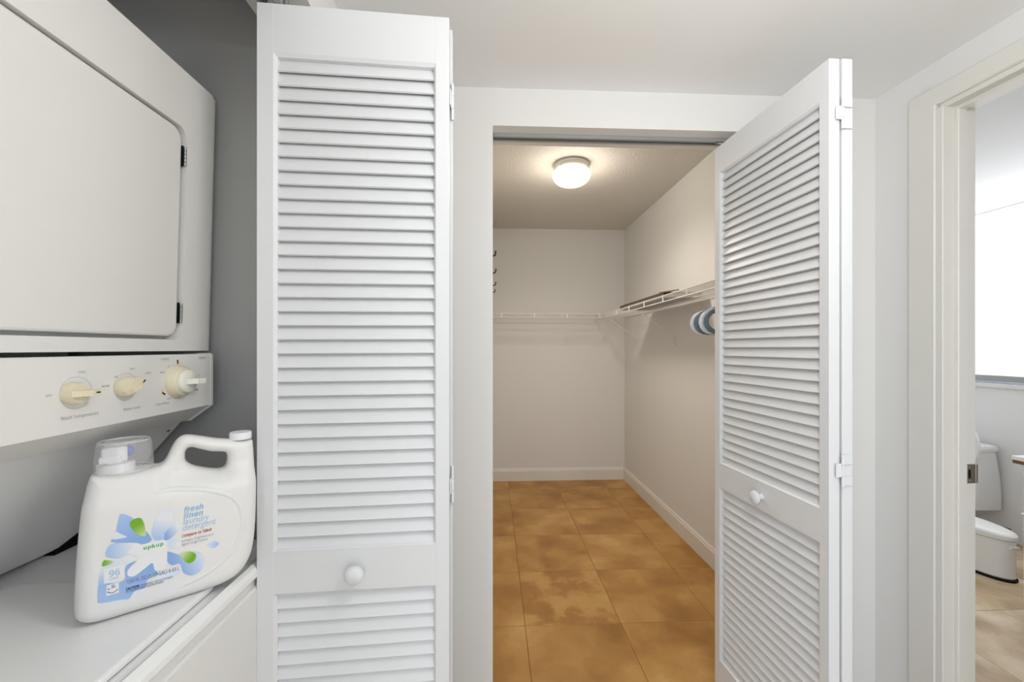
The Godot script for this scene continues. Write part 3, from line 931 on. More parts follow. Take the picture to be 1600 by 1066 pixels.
	var tap := obj("tap", st, M.spout_white, jug, false)
	st = mb()
	cbox(st, Vector3(0.012, 0.003, 0.002), 0.0, Transform3D(Basis(), Vector3(-0.006, 0.2605, 0.0235)))
	cbox(st, Vector3(0.008, 0.003, 0.002), 0.0, Transform3D(Basis(), Vector3(0.022, 0.2605, 0.0195)))
	obj("tap_slot", st, M.print_grey, tap, false)
	st = mb()
	lathe(st, [Vector2(0.0, 0.006), Vector2(0.006, 0.0055), Vector2(0.0095, 0.002), Vector2(0.0095, -0.006), Vector2(0.0, -0.006)], 24, Transform3D(Basis(Vector3.BACK, -PI / 2), Vector3(0.0275, 0.277, 0.006)))
	obj("tap_button", st, M.violet, tap, false).set_meta("label", "violet press button")
	st = mb()
	lathe(st, [Vector2(0.0395, 0.0), Vector2(0.0405, 0.0005), Vector2(0.0392, 0.025), Vector2(0.0378, 0.044), Vector2(0.036, 0.0492), Vector2(0.032, 0.0515), Vector2(0.025, 0.0518), Vector2(0.0235, 0.0500), Vector2(0.0, 0.0500)], 48, Transform3D(Basis(), Vector3(0.0205, 0.2440, 0)))
	obj("measuring_cup", st, M.clear, jug, false).set_meta("label", "clear plastic measuring cup")
	var cup: Node3D = jug.get_node("measuring_cup")
	var rim := paint(Color(0.97, 0.975, 0.98, 0.42), 0.06, 0.6)
	rim.transparency = BaseMaterial3D.TRANSPARENCY_ALPHA
	for q in [[0.0395, 0.2450, 0.0009], [0.0345, 0.2947, 0.0012], [0.0245, 0.2955, 0.0009]]:
		st = mb()
		var pts := []
		for k in 40: pts.append(Vector3(0.0205 + q[0] * cos(TAU * k / 40.0), q[1], q[0] * sin(TAU * k / 40.0)))
		tube(st, pts, q[2], 8, false, true)
		obj("rim", st, rim, cup, false)
	jug_label(jug)

func jug_front(q: Vector2, outline: Array, hole: Array) -> float:
	var d := maxf(sdf(q, outline), -sdf(q, hole))
	var t := jug_thick(q.x, q.y)
	var r := minf(t * 0.8, 2.4)
	var wx := maxf(d + r, 0.0)
	return t - r + sqrt(maxf(r * r - wx * wx, 0.0))

# surface nets over a grid of distances
func nets(f: PackedFloat32Array, nx: int, ny: int, nz: int, c: float, lo: Vector3, scale: float) -> SurfaceTool:
	var at := {}
	var pos := PackedVector3Array()
	var nrm := PackedVector3Array()
	var sx := 1
	var sy := nx
	var sz := nx * ny
	var off := [0, sx, sy, sx + sy, sz, sx + sz, sy + sz, sx + sy + sz]
	for k in nz - 1:
		for j in ny - 1:
			for i in nx - 1:
				var b := k * sz + j * sy + i
				var inside := 0
				for o in off:
					if f[b + o] < 0.0: inside += 1
				if inside == 0 or inside == 8: continue
				var p := Vector3.ZERO
				var cnt := 0
				for e in 3:
					var st: int = [1, 2, 4][e]
					for v in 8:
						if v & st: continue
						var fa := f[b + off[v]]
						var fb := f[b + off[v | st]]
						if (fa < 0.0) != (fb < 0.0):
							var t := fa / (fa - fb)
							var q := Vector3(v & 1, (v >> 1) & 1, (v >> 2) & 1)
							q[e] += t
							p += q
							cnt += 1
				p /= cnt
				var g := Vector3(
					f[b + 1] + f[b + off[3]] + f[b + off[5]] + f[b + off[7]] - f[b] - f[b + off[2]] - f[b + off[4]] - f[b + off[6]],
					f[b + off[2]] + f[b + off[3]] + f[b + off[6]] + f[b + off[7]] - f[b] - f[b + 1] - f[b + off[4]] - f[b + off[5]],
					f[b + off[4]] + f[b + off[5]] + f[b + off[6]] + f[b + off[7]] - f[b] - f[b + 1] - f[b + off[2]] - f[b + off[3]])
				at[b] = pos.size()
				pos.append((lo + (Vector3(i, j, k) + p) * c) * scale)
				nrm.append(g.normalized())
	var st := mb()
	for b in at:
		for e in 3:
			var s: int = [sx, sy, sz][e]
			var u: int = [sy, sz, sx][e]
			var w: int = [sz, sx, sy][e]
			var fa := f[b]
			if (fa < 0.0) == (f[b + s] < 0.0): continue
			if not (at.has(b - u) and at.has(b - w) and at.has(b - u - w)): continue
			var q := [at[b], at[b - u], at[b - u - w], at[b - w]]
			tri(st, pos[q[0]], pos[q[1]], pos[q[2]], nrm[q[0]], nrm[q[1]], nrm[q[2]])
			tri(st, pos[q[0]], pos[q[2]], pos[q[3]], nrm[q[0]], nrm[q[2]], nrm[q[3]])
	return st

func jug_label(jug: Node3D) -> void:
	# the printed flower, computed in label centimetres: x -1.2 .. 15.8, y 2.8 .. 18.3
	var w := 680
	var h := 620
	var x0 := -1.2
	var y1 := 18.3
	var k := 40.0
	var im := Image.create(w, h, false, Image.FORMAT_RGBA8)
	im.fill(Color(0.93, 0.93, 0.93, 0))
	var deep := Color(0.56, 0.69, 0.90)
	var mid := Color(0.67, 0.78, 0.94)
	var pale := Color(0.86, 0.90, 0.96)
	var white := Color(0.935, 0.935, 0.945)
	var green := Color(0.47, 0.70, 0.16)
	var leafy := Color(0.80, 0.86, 0.62)
	# [outline, colour from, colour to, gradient start, gradient end]
	var shapes := [
		[[Vector2(3.87, 9.4), Vector2(2.43, 8.86), Vector2(2.28, 6.67), Vector2(0.67, 6.66), Vector2(-0.75, 7.15), Vector2(-0.95, 4.5), Vector2(-0.61, 3.86), Vector2(1.69, 3.5), Vector2(2.88, 3.25), Vector2(3.6, 4.24), Vector2(4.9, 4.4), Vector2(5.2, 5.6), Vector2(6.6, 6.0), Vector2(6.4, 6.7), Vector2(6.0, 8.8), Vector2(5.0, 9.6)], deep, mid, Vector2(5, 9), Vector2(0, 4)],
		[[Vector2(-0.85, 7.3), Vector2(-0.2, 7.0), Vector2(-0.2, 9.4), Vector2(-0.45, 9.6)], mid, pale, Vector2(0, 7), Vector2(0, 9)],
		[[Vector2(1.91, 17.93), Vector2(3.3, 16.9), Vector2(4.3, 15.0), Vector2(5.1, 13.98), Vector2(5.75, 12.6), Vector2(5.3, 12.0), Vector2(3.9, 12.2), Vector2(0.78, 13.5), Vector2(0.95, 14.2), Vector2(1.2, 15.0), Vector2(1.55, 17.2)], mid, deep, Vector2(2, 17.5), Vector2(4, 13)],
		[[Vector2(1.2, 15.1), Vector2(1.9, 14.5), Vector2(2.6, 13.85), Vector2(1.6, 13.8), Vector2(0.85, 14.05)], white, pale, Vector2(1, 15), Vector2(2.5, 14)],
		[[Vector2(4.3, 12.1), Vector2(3.2, 11.0), Vector2(2.9, 10.55), Vector2(1.4, 10.6), Vector2(0.1, 11.3), Vector2(0.1, 12.4), Vector2(0.8, 13.2), Vector2(2.4, 12.9)], mid, white, Vector2(0.2, 11.6), Vector2(3.6, 11.8)],
		[[Vector2(3.0, 10.6), Vector2(1.6, 10.5), Vector2(0.3, 10.2), Vector2(-0.3, 9.4), Vector2(2.3, 9.2), Vector2(3.6, 9.6)], pale, white, Vector2(0.2, 9.8), Vector2(3.2, 10.4)],
		[[Vector2(-0.22, 10.75), Vector2(0.35, 10.62), Vector2(0.9, 10.3), Vector2(0.67, 9.9), Vector2(-0.4, 9.85)], green, leafy, Vector2(-0.2, 10.3), Vector2(0.9, 10.2)],
		[[Vector2(6.5, 11.9), Vector2(5.75, 13.2), Vector2(6.1, 15.4), Vector2(7.0, 17.0), Vector2(8.3, 17.3), Vector2(8.95, 16.0), Vector2(8.5, 14.2), Vector2(7.4, 12.9), Vector2(7.15, 11.9)], mid, Color(0.91, 0.92, 0.95), Vector2(6.6, 12.2), Vector2(7.9, 15.2)],
		[[Vector2(7.35, 12.1), Vector2(7.6, 13.2), Vector2(8.5, 14.0), Vector2(9.8, 13.98), Vector2(9.3, 12.8), Vector2(8.3, 11.9), Vector2(7.6, 11.75)], deep, Color(0.92, 0.93, 0.96), Vector2(7.8, 12.3), Vector2(9.6, 13.2)],
		[[Vector2(7.6, 11.6), Vector2(8.6, 11.7), Vector2(9.6, 11.1), Vector2(9.9, 10.0), Vector2(8.6, 10.0), Vector2(7.8, 10.6)], Color(0.80, 0.88, 0.95), white, Vector2(7.7, 11), Vector2(9.8, 10.6)],
		[[Vector2(7.8, 9.7), Vector2(9.7, 8.4), Vector2(10.4, 8.6), Vector2(11.6, 8.5), Vector2(12.6, 7.8), Vector2(13.2, 6.2), Vector2(12.6, 4.6), Vector2(11.3, 4.2), Vector2(10.1, 5.1), Vector2(9.6, 6.9), Vector2(8.5, 7.0), Vector2(7.8, 8.1)], deep, pale, Vector2(9.2, 6.4), Vector2(12.8, 7.4)],
		[[Vector2(4.4, 11.9), Vector2(6.9, 12.0), Vector2(7.75, 11.6), Vector2(7.85, 10.5), Vector2(7.8, 7.8), Vector2(7.3, 6.7), Vector2(6.2, 6.9), Vector2(5.85, 8.3), Vector2(4.6, 7.5), Vector2(3.5, 6.85), Vector2(2.75, 7.2), Vector2(2.75, 8.2), Vector2(4.1, 9.8), Vector2(3.2, 10.7), Vector2(2.7, 11.3)], white, white, Vector2(0, 0), Vector2(1, 1)],
		[[Vector2(2.92, 15.9), Vector2(3.4, 16.6), Vector2(4.3, 16.6), Vector2(4.75, 15.6), Vector2(4.95, 14.2), Vector2(5.0, 13.4), Vector2(4.5, 13.45), Vector2(3.6, 14.3)], green, leafy, Vector2(3.8, 15.4), Vector2(4.8, 13.7)],
		[[Vector2(9.7, 8.7), Vector2(11.0, 8.7), Vector2(11.9, 7.9), Vector2(11.75, 6.9), Vector2(10.95, 6.55), Vector2(10.2, 7.3)], green, leafy, Vector2(11.3, 7.5), Vector2(10.0, 8.4)],
		[[Vector2(13.6, 9.2), Vector2(14.8, 9.35), Vector2(15.4, 8.8), Vector2(14.8, 8.2), Vector2(13.9, 8.6)], pale, mid, Vector2(13.7, 9), Vector2(15.3, 8.8)],
		[[Vector2(8.0, 6.2), Vector2(9.5, 5.9), Vector2(9.2, 5.0), Vector2(6.4, 4.6), Vector2(5.6, 5.2)], pale, white, Vector2(9, 5.8), Vector2(6, 4.8)],
	]
	for s in shapes:
		var poly := smooth_loop(s[0], 4)
		var r := Rect2(poly[0], Vector2.ZERO)
		for p in poly: r = r.expand(p)
		var pp := PackedVector2Array(poly)
		var g0: Vector2 = s[3]
		var gd: Vector2 = s[4] - s[3]
		for j in range(maxi(0, int((y1 - r.end.y) * k)), mini(h, int((y1 - r.position.y) * k) + 1)):
			for i in range(maxi(0, int((r.position.x - x0) * k)), mini(w, int((r.end.x - x0) * k) + 1)):
				var p := Vector2(x0 + (i + 0.5) / k, y1 - (j + 0.5) / k)
				if Geometry2D.is_point_in_polygon(p, pp):
					im.set_pixel(i, j, (s[1] as Color).lerp(s[2], clampf((p - g0).dot(gd) / gd.dot(gd), 0, 1)))
	# number box and safety pictogram
	for b in [[-0.2, 2.28, 6.85, 9.3], [0.1, 1.6, 4.75, 6.5]]:
		im.fill_rect(Rect2i(int((b[0] - x0) * k), int((y1 - b[3]) * k), int((b[1] - b[0]) * k), int((b[3] - b[2]) * k)), white)
	for j in h:
		for i in w:
			if im.get_pixel(i, j).a < 0.5: continue
			var p := Vector2(x0 + (i + 0.5) / k, y1 - (j + 0.5) / k)
			var q := p - Vector2(0.85, 5.65)
			var ink := absf(q.length() - 0.62) < 0.05 and q.y < -0.25
			ink = ink or (q - Vector2(-0.5, 0.15)).length() < 0.1 or (q - Vector2(0.55, -0.3)).length() < 0.08 or (q - Vector2(-0.55, -0.35)).length() < 0.08
			ink = ink or ((q - Vector2(0.05, 0.5)).length() < 0.18 and (q - Vector2(0.05, 0.5)).length() > 0.1) or (absf(q.y - 0.22) < 0.04 and q.x > -0.2 and q.x < 0.4)
			if ink: im.set_pixel(i, j, Color(0.2, 0.22, 0.35))
	var m := paint(Color.WHITE, 0.4, 0.45)
	m.albedo_texture = ImageTexture.create_from_image(im)
	m.transparency = BaseMaterial3D.TRANSPARENCY_ALPHA_SCISSOR
	m.alpha_scissor_threshold = 0.5
	m.texture_repeat = false
	var st := mb()
	var zf := 0.0504
	var a := Vector2(x0, y1 - h / k)
	var e := Vector2(x0 + w / k, y1)
	var vs := [Vector3(a.x, a.y, 5.04), Vector3(e.x, a.y, 5.04), Vector3(e.x, e.y, 5.04), Vector3(a.x, e.y, 5.04)]
	var uvs := [Vector2(0, 1), Vector2(1, 1), Vector2(1, 0), Vector2(0, 0)]
	for i in [0, 2, 1, 0, 3, 2]:
		st.set_normal(Vector3.BACK)
		st.set_uv(uvs[i])
		st.add_vertex(vs[i] * 0.01)
	var lb := obj("label", st, m, jug, false)
	lb.set_meta("label", "printed blue and green flower label")
	var J := jug.transform
	var jx := J.basis.x
	var jy := J.basis.y
	var put := func(text: String, x: float, y: float, hh: float, width: float, mat: Material, bold := false, ital := false) -> void:
		words(text, hh * 0.0138, mat, lb, J * Vector3(x * 0.01, y * 0.01 + hh * 0.005, zf + 0.0003), jx, jy, width * 0.01, bold, ital, false)
	var sky := paint(Color(0.58, 0.75, 0.90), 0.5)
	var sky2 := paint(Color(0.68, 0.80, 0.92), 0.5)
	var navy := paint(Color(0.38, 0.44, 0.58), 0.5)
	var grey := paint(Color(0.70, 0.71, 0.74), 0.5)
	var red := paint(Color(0.74, 0.36, 0.26), 0.5)
	var grn := paint(Color(0.30, 0.70, 0.36), 0.5)
	put.call("fresh", 10.15, 16.0, 0.95, 2.85, sky, true, true)
	put.call("linen", 10.1, 14.88, 0.95, 2.75, sky, true, true)
	put.call("laundry", 10.05, 13.8, 0.95, 3.75, sky2, false, true)
	put.call("detergent", 9.95, 12.7, 0.95, 4.9, sky2, false, true)
	put.call("Compare to Tide®", 9.88, 11.55, 0.55, 4.35, red, true, true)
	put.call("whitens, brightens and", 9.84, 10.65, 0.42, 4.65, grey)
	put.call("fights tough stains", 9.84, 10.02, 0.42, 3.75, grey)
	put.call("up&up", 4.66, 10.95, 0.62, 2.6, grn, true)
	put.call("96", 0.35, 7.75, 1.0, 1.3, sky)
	put.call("LOADS", 0.4, 7.22, 0.3, 1.1, grey)
	put.call("150 FL OZ (1.17 GAL) 4.43 L", 2.56, 5.82, 0.62, 6.9, navy)
	put.call("CAUTION:", 2.45, 4.74, 0.45, 1.72, M.print_dark, true)
	put.call("EYE IRRITANT. KEEP OUT OF REACH", 4.33, 4.76, 0.34, 4.25, navy)
	put.call("OF CHILDREN. READ CAUTION ON BACK", 2.43, 4.34, 0.34, 4.9, navy)

# ------------------------------------------------------------------ louvred folding doors
func slat_mesh(w: float, side: float) -> ArrayMesh:
	# rounded board 40 mm deep, 6.5 mm thick, its front edge lower; local x along the door, z towards the face
	var a := deg_to_rad(22.0)
	var L := 0.0365
	var T := 0.0060
	var along := Vector3(0, -cos(a), sin(a) * side)
	var acr := Vector3(0, sin(a), cos(a) * side)
	var prof := []
	var cr := 0.0016
	for c in 4:
		var su: float = [1, 1, -1, -1][c]
		var sv: float = [-1, 1, 1, -1][c]
		for k in 3:
			var t := -PI / 2 + PI / 2 * c + PI / 4 * k
			prof.append([along * (su * (L / 2 - cr) + cr * cos(t)) + acr * (sv * (T / 2 - cr) + cr * sin(t)), along * cos(t) + acr * sin(t)])
	var st := mb()
	var X := Vector3(w / 2, 0, 0)
	for i in prof.size():
		var j := (i + 1) % prof.size()
		var p: Vector3 = prof[i][0]
		var q: Vector3 = prof[j][0]
		var n: Vector3 = prof[i][1]
		var m: Vector3 = prof[j][1]
		tri(st, p - X, q - X, q + X, n, m, m)
		tri(st, p - X, q + X, p + X, n, m, n)
	return st.commit()

# one leaf in its own frame: x along the width, y up from the floor, z out of the visible face (face at z = 0)
func leaf(parent: Node3D, xf: Transform3D, W: float, T: float, d: Dictionary, mat: Material) -> MeshInstance3D:
	var st := mb()
	var b := 0.0009
	var B := func(x0: float, x1: float, y0: float, y1: float, z0: float, z1: float, ch: float) -> void:
		cbox(st, Vector3(x1 - x0, y1 - y0, z1 - z0), ch, Transform3D(Basis(), Vector3((x0 + x1) / 2, (y0 + y1) / 2, (z0 + z1) / 2)))
	B.call(0.0, d.l, 0.02, 2.05, -T, 0.0, b)
	B.call(W - d.r, W, 0.02, 2.05, -T, 0.0, b)
	B.call(d.l - 0.003, W - d.r + 0.003, d.top, 2.05, -T + 0.0003, -0.0003, b)
	B.call(d.l - 0.003, W - d.r + 0.003, d.mid0, d.mid1, -T + 0.0003, -0.0003, b)
	B.call(d.l - 0.003, W - d.r + 0.003, 0.02, 0.17, -T + 0.0003, -0.0003, b)
	# sloped beading round both louvre openings
	for sp in [[d.mid1, d.top], [0.17, d.mid0]]:
		for e in [0, 1]:
			var zz := 0.0002 if e == 0 else -T - 0.0002
			var zi := -0.0045 if e == 0 else -T + 0.0045
			var xa: float = d.l
			var xb: float = W - d.r
			var w := 0.006
			var A := [Vector3(xa - 0.001, sp[0] - 0.001, zz), Vector3(xb + 0.001, sp[0] - 0.001, zz), Vector3(xb + 0.001, sp[1] + 0.001, zz), Vector3(xa - 0.001, sp[1] + 0.001, zz)]
			var C := [Vector3(xa + w, sp[0] + w * 0.5, zi), Vector3(xb - w * 0.5, sp[0] + w * 0.5, zi), Vector3(xb - w * 0.5, sp[1] - w, zi), Vector3(xa + w, sp[1] - w, zi)]
			for k in 4:
				var mid := Vector3((xa + xb) / 2, (sp[0] + sp[1]) / 2, 0)
				var m0: Vector3 = (A[k] + A[(k + 1) % 4]) / 2
				quad(st, A[k], A[(k + 1) % 4], C[(k + 1) % 4], C[k], (mid - m0).normalized() * 0.1 + Vector3(0, 0, 0.5 if e == 0 else -0.5))
				if e == 0:
					var dz := Vector3(0, 0, -T + 0.009)
					quad(st, C[k], C[(k + 1) % 4], C[(k + 1) % 4] + dz, C[k] + dz, mid - m0)
	var o := MeshInstance3D.new()
	o.name = "leaf"
	o.mesh = st.commit()
	o.material_override = mat
	o.transform = parent.transform.affine_inverse() * xf
	parent.add_child(o, true)
	var sm := slat_mesh(W - d.l - d.r - 0.0085, d.side)
	for span in [[d.mid1, d.top, d.n], [0.17, d.mid0, d.m]]:
		var p: float = (span[1] - span[0]) / span[2]
		for k in span[2]:
			var s := MeshInstance3D.new()
			s.name = "slat"
			s.mesh = sm
			s.material_override = mat
			s.position = Vector3((d.l + W - d.r) / 2 + 0.0015, span[0] + (k + 0.5) * p - 0.002, -T / 2 + (0.0012 if d.side > 0.0 else -0.0012))
			s.rotation.z = d.sag
			o.add_child(s, true)
	return o

func frame_on(p: Vector3, q: Vector3) -> Transform3D:
	var x := (q - p).normalized()
	return Transform3D(Basis(x, Vector3.UP, x.cross(Vector3.UP)), p)

func hinge(parent: Node3D, at: Vector3, h: float, along: Vector3, out: Vector3, w0: float, w1: float) -> void:
	# three knuckles on a pin, plates either side on the leaf edges
	var st := mb()
	for k in 3:
		lathe(st, [Vector2(0, 0), Vector2(0.0036, 0), Vector2(0.0036, h / 3 - 0.001), Vector2(0, h / 3 - 0.001)], 10, Transform3D(Basis(), at + Vector3(0, k * h / 3, 0) + out * 0.003))
	var B := Basis(along, Vector3.UP, along.cross(Vector3.UP))
	cbox(st, Vector3(w0, h * 0.42, 0.0022), 0.0006, Transform3D(B, at + Vector3(0, h * 0.5, 0) - along * w0 / 2 + out * 0.001))
	for e in [0.17, 0.83]:
		cbox(st, Vector3(w1, h * 0.30, 0.0022), 0.0006, Transform3D(B, at + Vector3(0, h * e, 0) + along * w1 / 2 + out * 0.001))
	obj("hinge", st, M.door, parent)

func door_knob(parent: Node3D, xf: Transform3D) -> void:
	var st := mb()
	lathe(st, [Vector2(0.0095, -0.001), Vector2(0.0085, 0.006), Vector2(0.0085, 0.010), Vector2(0.013, 0.013), Vector2(0.0195, 0.018), Vector2(0.0208, 0.022), Vector2(0.0195, 0.027), Vector2(0.015, 0.031), Vector2(0.008, 0.0335), Vector2(0.0, 0.0342)], 32, xf * Transform3D(Basis(Vector3.RIGHT, PI / 2), Vector3.ZERO))
	obj("knob", st, M.door, parent)

func doors() -> void:
	# laundry door, folded open across the hall
	var p := V(-0.504, 0, 0.906)
	var q := V(-0.0975, 0, 0.929)
	var d1 := thing("door_1", "white louvred folding door opened out beside the laundry machine", "door", V(-0.3, 0, 0.94), "", "structure")
	var f := frame_on(p, q)
	var L := {"l": 0.0345, "r": 0.0305, "top": 1.944, "mid0": 0.780, "mid1": 0.873, "n": 35, "m": 20, "side": 1.0, "sag": 0.004}
	var T := 0.029
	var lf := leaf(d1, f, 0.4072, T, L, M.door)
	door_knob(lf, f * Transform3D(Basis(), Vector3(0.2070, 0.8245, 0)))
	var f2 := frame_on(V(-0.500, 0, 0.9415), V(-0.0945, 0, 0.9645))
	var L2 := L.duplicate()
	L2.side = -1.0
	leaf(d1, f2, 0.4072, T, L2, M.door)
	for y in [1.838, 0.952]:
		hinge(d1, V(-0.0965, y, 0.963) , 0.085, V(0.05, 0, 1).normalized(), Vector3.RIGHT, 0.022, 0.022)
	# pivot hardware in its track over the laundry opening
	var st := mb()
	box(st, -0.517, -0.483, 2.078, 2.1, 0.21, 1.07, 0.002)
	box(st, -0.513, -0.508, 2.066, 2.08, 0.21, 1.07)
	box(st, -0.492, -0.487, 2.066, 2.08, 0.21, 1.07)
	tag(obj("door_track", st, M.rail), "metal door track under the head of the laundry opening", "track", "folding door tracks")
	st = mb()
	tube(st, [V(-0.488, 2.05, 0.922), V(-0.488, 2.074, 0.922)], 0.005, 10)
	tube(st, [V(-0.452, 2.05, 0.925), V(-0.452, 2.071, 0.925)], 0.006, 10)
	obj("pivot_pin", st, M.steel, d1)
	# closet door, folded open along the hall
	p = V(0.8256, 0, 1.5)
	q = V(0.8564, 0, 1.0135)
	var d2 := thing("door_2", "white louvred folding door opened in front of the walk-in closet", "door", V(0.87, 0, 1.26), "", "structure")
	f = frame_on(p, q)
	var K := {"l": 0.030, "r": 0.0300, "top": 1.952, "mid0": 0.8005, "mid1": 0.891, "n": 35, "m": 20, "side": 1.0, "sag": 0.0}
	lf = leaf(d2, f, 0.4875, 0.0295, K, M.door)
	door_knob(lf, f * Transform3D(Basis(), Vector3(0.2450, 0.8440, 0)))
	var K2 := K.duplicate()
	K2.side = -1.0
	leaf(d2, frame_on(V(0.8610, 0, 1.5), V(0.8910, 0, 1.0135)), 0.4875, 0.0292, K2, M.door)
	var al := V(1, 0, 0.06).normalized()
	hinge(d2, V(0.8887, 1.868, 1.0115), 0.083, al, Vector3.BACK, 0.018, 0.028)
	hinge(d2, V(0.8887, 0.957, 1.0115), 0.083, al, Vector3.BACK, 0.018, 0.028)
	st = mb()
	tube(st, [V(0.842, 2.05, 1.47), V(0.842, 2.058, 1.47), V(0.842, 2.088, 1.526)], 0.005, 10)
	tube(st, [V(0.878, 2.05, 1.47), V(0.878, 2.058, 1.47), V(0.878, 2.088, 1.526)], 0.005, 10)
	obj("pivot_pin", st, M.steel, d2)
	st = mb()
	box(st, 0.002, 0.928, 2.093, 2.0968, 1.508, 1.545)
	box(st, 0.002, 0.928, 2.083, 2.094, 1.508, 1.513, 0.001)
	box(st, 0.002, 0.928, 2.083, 2.094, 1.540, 1.545, 0.001)
	box(st, 0.002, 0.928, 2.083, 2.0845, 1.512, 1.518)
	box(st, 0.002, 0.928, 2.083, 2.0845, 1.535, 1.541)
	tag(obj("door_track", st, M.rail), "metal door track across the head of the closet opening", "track", "folding door tracks")

# ------------------------------------------------------------------ closet
func dome_lamp(called: String, label: String, at: Vector3, energy: float, col: Color, glow: float) -> void:
	var t := thing(called, label, "ceiling light", at)
	var st := mb()
	lathe(st, [Vector2(0.0, -0.001), Vector2(0.106, -0.001), Vector2(0.112, -0.006), Vector2(0.112, -0.016), Vector2(0.108, -0.019), Vector2(0.109, -0.024), Vector2(0.104, -0.034), Vector2(0.098, -0.040), Vector2(0.0, -0.040)], 48)
	obj("canopy", st, M.fixture, t, false)
	for k in 3:
		st = mb()
		var a := TAU * (k / 3.0) + 0.3
		tube(st, [Vector3(cos(a) * 0.10, -0.036, sin(a) * 0.10), Vector3(cos(a) * 0.110, -0.036, sin(a) * 0.110)], 0.003, 8)
		obj("thumb_screw", st, M.steel, t, false)
	st = mb()
	var pr := [Vector2(0.090, -0.0405), Vector2(0.100, -0.044)]
	for k in range(0, 17):
		var a := PI / 2 * k / 16.0
		pr.append(Vector2(0.1235 * cos(a) ** 0.75, -0.066 - 0.072 * sin(a)))
	pr.insert(2, Vector2(0.114, -0.050))
	pr.insert(3, Vector2(0.121, -0.058))
	lathe(st, pr, 56)
	var gm := paint(Color(0.95, 0.94, 0.91), 0.3, 0.5)
	gm.emission_enabled = true
	gm.emission = col
	gm.emission_energy_multiplier = glow
	obj("glass_shade", st, gm, t, false)
	var o := OmniLight3D.new()
	o.name = "bulb_light"
	o.position = Vector3(0, -0.085, 0)
	o.light_energy = energy
	o.light_color = col
	o.light_size = 0.10
	o.omni_range = 12.0
	o.omni_attenuation = 2.0
	o.shadow_enabled = true
	t.add_child(o)
	# the white canopy throws most of the bulb's light downwards
	var d := SpotLight3D.new()
	d.name = "down_light"
	d.position = Vector3(0, -0.12, 0)
	d.rotation.x = -PI / 2
	d.spot_angle = 80.0
	d.spot_angle_attenuation = 1.0
	d.light_energy = CLOSET_DOWN
	d.light_color = col
	d.light_size = 0.08
	d.spot_range = 12.0
	d.spot_attenuation = 2.0
	d.shadow_enabled = true
	t.add_child(d)

func unseen_hall_lamp() -> void:
	# a white glass globe on a short stem, overhead and out of view, placed to light the hall
	var t := thing("unseen_hall_ceiling_light", "unseen white glass globe light on the hallway ceiling, placed to light the hall", "ceiling light", V(0.45, 2.23, 0.34))
	var st := mb()
	lathe(st, [Vector2(0.0, 0.0), Vector2(0.06, 0.0), Vector2(0.06, -0.012), Vector2(0.02, -0.026), Vector2(0.009, -0.03), Vector2(0.009, -0.135), Vector2(0.035, -0.14), Vector2(0.035, -0.165), Vector2(0.0, -0.165)], 32)
	obj("canopy", st, M.fixture, t, false)
	st = mb()
	var pr := []
	for k in range(1, 25):
		var a := PI * k / 24.0
		pr.append(Vector2(0.12 * sin(a), -0.275 + 0.12 * cos(a)))
	lathe(st, pr, 40)
	var gm := paint(Color(0.95, 0.95, 0.95), 0.3, 0.5)
	gm.emission_enabled = true
	gm.emission = Color(1.0, 0.995, 0.985)
	gm.emission_energy_multiplier = 1.0
	obj("glass_globe", st, gm, t, false)
	var o := OmniLight3D.new()
	o.name = "bulb_light"
	o.position = Vector3(0, -0.275, 0)
	o.light_energy = UNSEEN_HALL_LAMP
	o.light_color = Color(1.0, 0.995, 0.985)
	o.light_size = 0.11
	o.omni_range = 12.0
	o.omni_attenuation = 2.0
	o.shadow_enabled = true
	t.add_child(o)

func bracket(parent: Node3D, a: Vector3, b: Vector3, foot: Vector3) -> void:
	var st := mb()
	tube(st, [a, b, foot], 0.0032, 8)
	obj("bracket", st, M.wire, parent)

